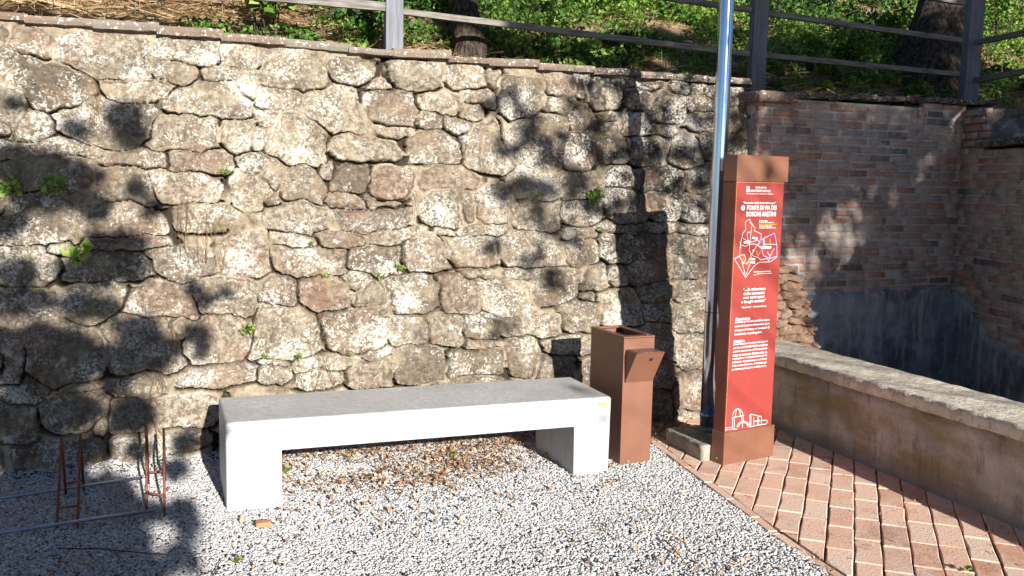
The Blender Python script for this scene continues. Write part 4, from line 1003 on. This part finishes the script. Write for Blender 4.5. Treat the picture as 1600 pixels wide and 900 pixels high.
for i, (u, v, rad, n, lab, ls) in enumerate(weeds):
    r = np.random.default_rng(300 + i); p = on_wall(u, v) - b_ * .045
    e_ = empty('wall_weed', p, A, lab, 'weed', 'weeds growing in the wall joints')
    C2 = cloud((0, -.012, 0), rad, n, r, .7); C2[:, 1] = -np.abs(C2[:, 1]) * .4
    Vv, Ff, Rn = leaf_arrays(C2, ls, up=.3, elong=1.25, r=r); link('leaves', np_mesh('leaves', Vv, Ff, False, {'rnd': np.clip(Rn + .15, 0, 1)}), M['leaf'], e_)
    b = MB()
    for k_ in range(min(6, n)): b.path([(0, .04, -.01), C2[k_] * .6, C2[k_]], [.0018, .0015, .001], n=4)
    b.build('stems', M['grassy'], e_)
# dry root strands hanging on the wall
Vs = []; r = np.random.default_rng(77)
b = MB()
for (u, v, L_, k_) in ((285, 315, .30, 9), (330, 345, .28, 8), (505, 560, .25, 9), (500, 500, .2, 6), (60, 560, .25, 8), (250, 560, .2, 8), (150, 150, .22, 6), (260, 500, .2, 6), (65, 660, .2, 8), (1010, 365, .15, 6), (640, 300, .2, 5), (230, 640, .2, 7), (500, 195, .12, 5)):
    for q in range(k_):
        p = np.array(toST(on_wall(u + r.normal() * 7, v + r.normal() * 6))); p[1] -= .055
        pts = [p]; dx = r.normal() * .25
        for j in range(4):
            p = p + np.array([dx * .06 + r.normal() * .008, r.normal() * .004 - .001 - .2 * L_ / 4, -L_ / 4 * r.uniform(.5, 1.1)]); p[1] = 0.2 * p[2] - .06 + r.normal() * .004; pts.append(p)
        b.path(pts, [.0013] * 5, n=3)
o = b.build('dry_roots', M['straw'], None, O, A); tag(o, 'thin dry roots and straws hanging over the stone faces', 'dry roots', kind='stuff')

# ---- gravel (stuff): crushed angular pebbles
ico = bmesh.new(); bmesh.ops.create_icosphere(ico, subdivisions=1, radius=1.0); ico.verts.ensure_lookup_table()
IV = np.array([v.co[:] for v in ico.verts]); IF = np.array([[v.index for v in f.verts] for f in ico.faces]); ico.free()
def edge_s(T): return np.interp(T, [e_[1] for e_ in EDGE], [e_[0] for e_ in EDGE])
def pebbles(n, s0, s1, t0, t1, rmin, rmax, r, zoff=0):
    S = r.uniform(s0, s1, n); T = r.uniform(t0, t1, n)
    k_ = (S < edge_s(T) - .022 + r.normal(size=n) * .006) & ~((T > -.42) & (S > .8))
    k_ &= T < 0.035
    S, T = S[k_], T[k_]; n = len(S)
    rad = rmin + (rmax - rmin) * r.random(n) ** 1.8
    sc = rad[:, None] * np.stack([r.uniform(.8, 1.3, n), r.uniform(.6, 1.0, n), r.uniform(.35, .6, n)], 1)
    an = r.random(n) * 6.28; tl_ = r.normal(size=n) * .28
    v = IV[None] * (1 + r.uniform(-.24, .24, (n, 12, 1))) * sc[:, None, :]
    ct, st = np.cos(tl_)[:, None], np.sin(tl_)[:, None]
    x, y, z = v[..., 0] * ct - v[..., 2] * st, v[..., 1], v[..., 0] * st + v[..., 2] * ct
    c_, s_ = np.cos(an)[:, None], np.sin(an)[:, None]
    hz = vnoise(S * 2.2, T * 2.2, 91, 3) * .006 + r.uniform(-.011, -.004, n) + zoff + .03 * sstep(-.10, .0, T)
    v = np.stack([x * c_ - y * s_ + S[:, None], x * s_ + y * c_ + T[:, None], z + hz[:, None]], -1)
    F_ = (IF[None] + np.arange(n)[:, None, None] * 12).reshape(-1, 3)
    return v.reshape(-1, 3), F_, np.repeat(r.random(n), 12)
rg = np.random.default_rng(55)
pa = pebbles(185000, -3.3, 0.95, -2.95, 0.04, .0036, .0098, rg)
pb_ = pebbles(16000, -4.6, 0.8, -2.95, 0.04, .006, .013, rg)
pc_ = pebbles(9000, -3.5, 0.6, -3.8, -2.9, .008, .015, rg)
Vv, Ff, Rn = join_arrays([pa, pb_, pc_])
o = link('gravel', np_mesh('gravel', Vv, Ff, False, {'rnd': Rn}), M['gravel'], None, O, A)
tag(o, 'crushed light grey gravel covering the ground around the bench', 'gravel', kind='stuff')

# ---- dry leaves (stuff)
def scatter(n, s0, s1, t0, t1, r, gauss=None):
    S = r.uniform(s0, s1, n); T = r.uniform(t0, t1, n); return S, T
rl = np.random.default_rng(66)
parts = []
S, T = scatter(7500, -1.75, 0.35, -1.25, -0.08, rl)
dn = np.clip(.18 + 1.0 * sstep(-1.02, -.45, T + .10 * vnoise(S * 3, T * 3, 92, 3)), 0, 1) * np.clip(.55 + vnoise(S * 2.5, T * 2.5, 93, 3) * .7, .1, 1)
k_ = rl.random(len(S)) < dn; S, T = S[k_], T[k_]
parts.append(leaf_arrays(np.stack([S, T, .004 + rl.random(len(S)) * .016], 1), .026, up=2.0, elong=1.9, r=rl))
S, T = scatter(3200, -3.2, 0.6, -2.9, -.02, rl); k_ = rl.random(len(S)) < np.clip(.2 + vnoise(S * 1.7, T * 1.7, 94, 3), .05, 1); S, T = S[k_], T[k_]
parts.append(leaf_arrays(np.stack([S, T, .008 + rl.random(len(S)) * .01], 1), .026, up=2.0, elong=1.8, r=rl))
S, T = scatter(900, .55, 1.75, -3.2, -.1, rl); k_ = rl.random(len(S)) < np.clip(.12 + 1.2 * sstep(1.45, 1.74, S), 0, 1); S, T = S[k_], T[k_]
parts.append(leaf_arrays(np.stack([S, T, .004 + rl.random(len(S)) * .006], 1), .022, up=3.0, elong=3.5, r=rl))
S, T = scatter(500, .75, 1.2, -.45, 0.05, rl); parts.append(leaf_arrays(np.stack([S, T, .004 + rl.random(len(S)) * .02], 1), .03, up=2.0, elong=1.8, r=rl))
Vv, Ff, Rn = join_arrays(parts)
o = link('dry_leaves', np_mesh('dry_leaves', Vv, Ff, False, {'rnd': Rn}), M['dryleaf'], None, O, A)
tag(o, 'small dry brown leaves scattered under the bench and over gravel and paving', 'dry leaves', kind='stuff')
# individual finds on the ground
def twig(u0, v0, u1, v1, lab, rad=.003):
    p, q = on_ground(u0, v0, .012), on_ground(u1, v1, .012); d = (q - p)
    b = MB(); b.path([(0, 0, 0), d * .35 + np.array([.004, .01, .004]), d * .7 + np.array([0, -.006, .006]), d], [rad, rad * .9, rad * .8, rad * .5], n=6)
    o = b.build('twig', M['straw'] if 'pale' in lab else M['bark'], None, p); tag(o, lab, 'twig', 'twigs lying on the gravel')
twig(1036, 842, 1074, 884, 'pale bent twig on the gravel below the litter bin'); twig(90, 857, 265, 867, 'long dark twig lying across the shaded gravel at the lower left')
twig(138, 884, 170, 868, 'short pale straw below the bicycle rack', .002); twig(332, 900, 346, 876, 'short dark twig in the sunny gravel left of the bench front')
p = on_ground(412, 818, .012); b = MB(); b.box(-.035, .035, -.02, .02, -.012, .01, .003, 1)
for v in b.bm.verts: v.co += mnoise.noise_vector(v.co * 30) * .006
o = b.build('brick_shard', M['shard'], None, p, A); tag(o, 'orange terracotta shard on the gravel in front of the left bench leg', 'brick shard')
for i, (u, v, lab) in enumerate(((1512, 893, 'green weed sprouting between pavers at the lower right'), (708, 713, 'small green seedling in the leaf litter under the bench'), (370, 880, 'mossy green tuft in the gravel left of the bench front'), (448, 738, 'tiny seedling beside the left bench leg'))):
    r = np.random.default_rng(400 + i); p = on_ground(u, v, .006); e_ = empty('seedling', p, 0, lab, 'seedling', 'seedlings on the ground')
    C2 = cloud((0, 0, .012), .026, 16, r, .5); C2[:, 2] = np.abs(C2[:, 2]) + .004
    Vv, Ff, Rn = leaf_arrays(C2, .022, up=2, elong=1.3, r=r); link('leaves', np_mesh('leaves', Vv, Ff, False, {'rnd': Rn}), M['leaf'], e_)

# ============================================================ TREES BEHIND THE VIEWPOINT (they cast the dappled shade)
def to_tree(s, t, z, D): return np.array([s + .10 * D, t - D, z + .325 * D])
def shade_tree(label, root_s, root_t, clumps, leafsz, seed, fork_z=1.8, mat='leaf_dark', rad0=.16):
    """clumps: (s, t, z, radius, leaves) in wall coordinates"""
    r = np.random.default_rng(seed); e_ = empty('tree', W(root_s, root_t, 0), A, label, 'tree', 'trees behind the viewpoint')
    rel = [(c[0] - root_s, c[1] - root_t, c[2]) for c in clumps]
    mz = max(c[2] for c in rel); b = MB()
    b.path([(0, 0, -.1), (.05, .03, fork_z * .6), (.0, .05, fork_z), (.08, 0, mz * .85), (.05, 0, mz)], [rad0, rad0 * .85, rad0 * .75, rad0 * .35, .03], n=14); b.build('trunk', M['bark'], e_)
    b = MB()
    for c in rel[::5]:
        z0 = max(fork_z, min(c[2] - .4 * math.hypot(c[0], c[1]), mz * .9)); c = np.array(c)
        b.path([(0.03, 0.02, z0), (c * .5 + np.array([0, 0, z0 * .5 + .1])), c], [.011, .007, .003], n=5)
    b.build('limb', M['bark'], e_)
    C2 = np.concatenate([cloud(c, cl_[3], int(cl_[4]), r, .8) for c, cl_ in zip(rel, clumps)])
    Vv, Ff, Rn = leaf_arrays(C2, leafsz, up=.2, elong=1.5, r=r); link('crown', np_mesh('crown', Vv, Ff, False, {'rnd': Rn}), M[mat], e_)
def clump_px(u, v, rpx, dens, D, ground=False, K_=19000):
    p = toST(on_ground(u, v)) if ground else toST(on_wall(u, v)); sc = ray(u, v); dep = (p[1] + 6) 
    rad = rpx / 245.0
    if ground: rad = rpx / 330.0
    c = to_tree(*p, D); return (c[0], c[1], c[2], rad * 1.15, max(8, dens * rad * rad * K_))
LEFT = [(20, 160, 14, 1), (118, 200, 16, 1), (195, 178, 22, 1), (205, 210, 22, 1), (20, 255, 30, 1), (70, 262, 30, 1), (125, 280, 30, 1), (60, 300, 35, .8), (105, 310, 22, 1), (215, 295, 14, 1), (150, 325, 22, .8), (240, 325, 16, .8),
    (12, 345, 25, .8), (150, 372, 16, .8), (190, 385, 30, 1), (150, 415, 32, 1.1), (205, 420, 22, 1), (110, 425, 20, .8), (25, 425, 25, .8), (20, 470, 25, .8), (70, 470, 18, .7), (125, 475, 26, .9), (165, 480, 20, .8), (315, 470, 14, .9), (350, 455, 13, .6), (300, 450, 12, .6),
    (10, 540, 30, 1.1), (60, 535, 32, 1.1), (110, 545, 32, 1.1), (150, 560, 25, 1), (200, 555, 30, 1.1), (240, 560, 24, 1), (220, 515, 26, 1.1), (265, 540, 18, 1), (305, 520, 18, 1), (315, 550, 12, .8), (195, 505, 14, .8), (40, 585, 34, 1.1), (100, 590, 30, 1),
    (20, 650, 36, 1.2), (75, 650, 34, 1.1), (125, 640, 26, 1), (205, 645, 30, 1.1), (40, 700, 36, 1.2), (100, 710, 34, 1.2), (150, 695, 22, 1), (215, 700, 16, .8), (290, 690, 18, .8), (270, 730, 16, .7), (180, 600, 18, .7)]
GL = [(40, 760, 50, 1.2), (100, 765, 45, 1.2), (160, 765, 40, 1.1), (180, 790, 45, 1.2), (30, 820, 55, 1.2), (70, 800, 30, 1), (150, 825, 45, 1.2), (60, 860, 60, 1.2), (130, 870, 50, 1.1), (200, 840, 30, 1.1), (240, 800, 20, 1), (285, 795, 22, 1), (290, 820, 20, .9), (215, 890, 35, .9), (280, 870, 22, .9), (20, 900, 60, 1), (270, 745, 10, .8)]
clumps = [clump_px(u, v, rr, d, 7.4) for u, v, rr, d in LEFT] + [clump_px(u, v, rr, d, 6.6, True) for u, v, rr, d in GL]
shade_tree('leafy tree behind the camera whose crown throws dappled shade on the left of the wall', -4.2, -8.6, clumps, .07, 501)
RT = [(760, 160, 16, .8), (800, 150, 14, .6), (820, 205, 26, 1), (800, 235, 22, .8), (850, 225, 22, .9), (870, 250, 20, .8), (815, 290, 26, .9), (850, 300, 26, .9), (890, 285, 18, .8), (775, 300, 14, .5), (900, 165, 16, .6), (935, 190, 18, .7), (975, 165, 20, .8), (930, 240, 26, 1), (975, 240, 28, 1.1), (1020, 235, 28, 1.1), (1010, 190, 20, .7),
    (1060, 240, 26, 1.1), (1100, 235, 26, 1.1), (1140, 225, 20, .8), (1090, 190, 20, .8), (1140, 180, 18, .7), (980, 320, 14, .8), (940, 330, 20, .7), (910, 320, 20, .9), (1090, 285, 26, 1), (1130, 290, 24, 1), (1050, 290, 12, .6), (1090, 322, 20, .8), (1170, 295, 16, .8), (1235, 380, 12, .8), (870, 350, 14, .5), (835, 400, 18, .5), (860, 440, 20, .6), (790, 510, 16, .5), (760, 380, 12, .4), (890, 380, 14, .6), (840, 350, 14, .5),
    (1040, 160, 14, .5), (1130, 150, 14, .5), (1070, 130, 14, .5), (900, 130, 12, .4), (960, 125, 14, .5), (1160, 200, 18, .8), (1262, 500, 8, .8)]
rs_ = random.Random(4); clumps = []
for u, v, rr, d in RT:
    clumps.append(clump_px(u, v, rr * .72, d, 8.6, K_=9000))
    for q in range(4):
        an = rs_.uniform(0, 6.28); ds_ = rr * rs_.uniform(.9, 1.5); clumps.append(clump_px(u + ds_ * math.cos(an), v + ds_ * .8 * math.sin(an), rr * .30, d, 8.6, K_=9000))
# spots on bench, bin and pillar
def obj_clump(p, rad, dens, D=9.0):
    s, t, z = toST(p); c = to_tree(s, t, z, D); return (c[0], c[1], c[2], rad, dens * rad * rad * 3000)
clumps += [obj_clump(W(.16, -.62, .40), .06, .8), obj_clump(W(.20, -.65, .22), .05, .7), obj_clump(W(-1.72, -.9, .30), .03, .8), obj_clump(W(.82, -.75, .22), .05, .7), obj_clump(W(.78, -.78, .34), .05, .6), obj_clump(W(1.18, -.95, 1.70), .06, .6), obj_clump(W(1.0, -.97, 1.5), .05, .5)]
# dense crown that keeps the sunken recess in shade
r = np.random.default_rng(88)
for s_, z0, z1 in ((2.12, 2.3, 3.3), (4.2, 2.3, 3.3)):
    for i in range(14):
        c = to_tree(s_ + r.uniform(-.05, .05), .62, z0 + (z1 - z0) * i / 13, 8.4); clumps.append((c[0], c[1], c[2], .15, 130))
for s0_, s1_, za_, zb_, n_ in ((.3, 2.1, 2.66, 2.57, 17), (1.2, 2.1, 2.95, 2.92, 9), (2.1, 4.3, 2.56, 2.53, 22), (2.1, 4.3, 2.92, 2.8, 22)):
    for i in range(n_):
        f_ = (i + .5) / n_; c = to_tree(s0_ + (s1_ - s0_) * f_, .62, za_ + (zb_ - za_) * f_, 8.4); clumps.append((c[0], c[1], c[2], .09, 60))
for i in range(46):
    c = to_tree(r.uniform(-.1, 2.1), .62, r.uniform(2.55, 3.0), 9.0); clumps.append((c[0], c[1], c[2], .10, 50))
for i in range(700):
    s = r.uniform(1.98, 5.6); z = r.uniform(.42, 3.45)
    if s < 2.58 and z < 1.16: continue
    c = to_tree(s, .3, z, 9.0); clumps.append((c[0], c[1] + r.uniform(-.5, .5), c[2], .22, 46))
shade_tree('large leafy tree behind the camera to the right that keeps the brick recess in shade', 4.2, -10.6, clumps, .085, 502, rad0=.2)
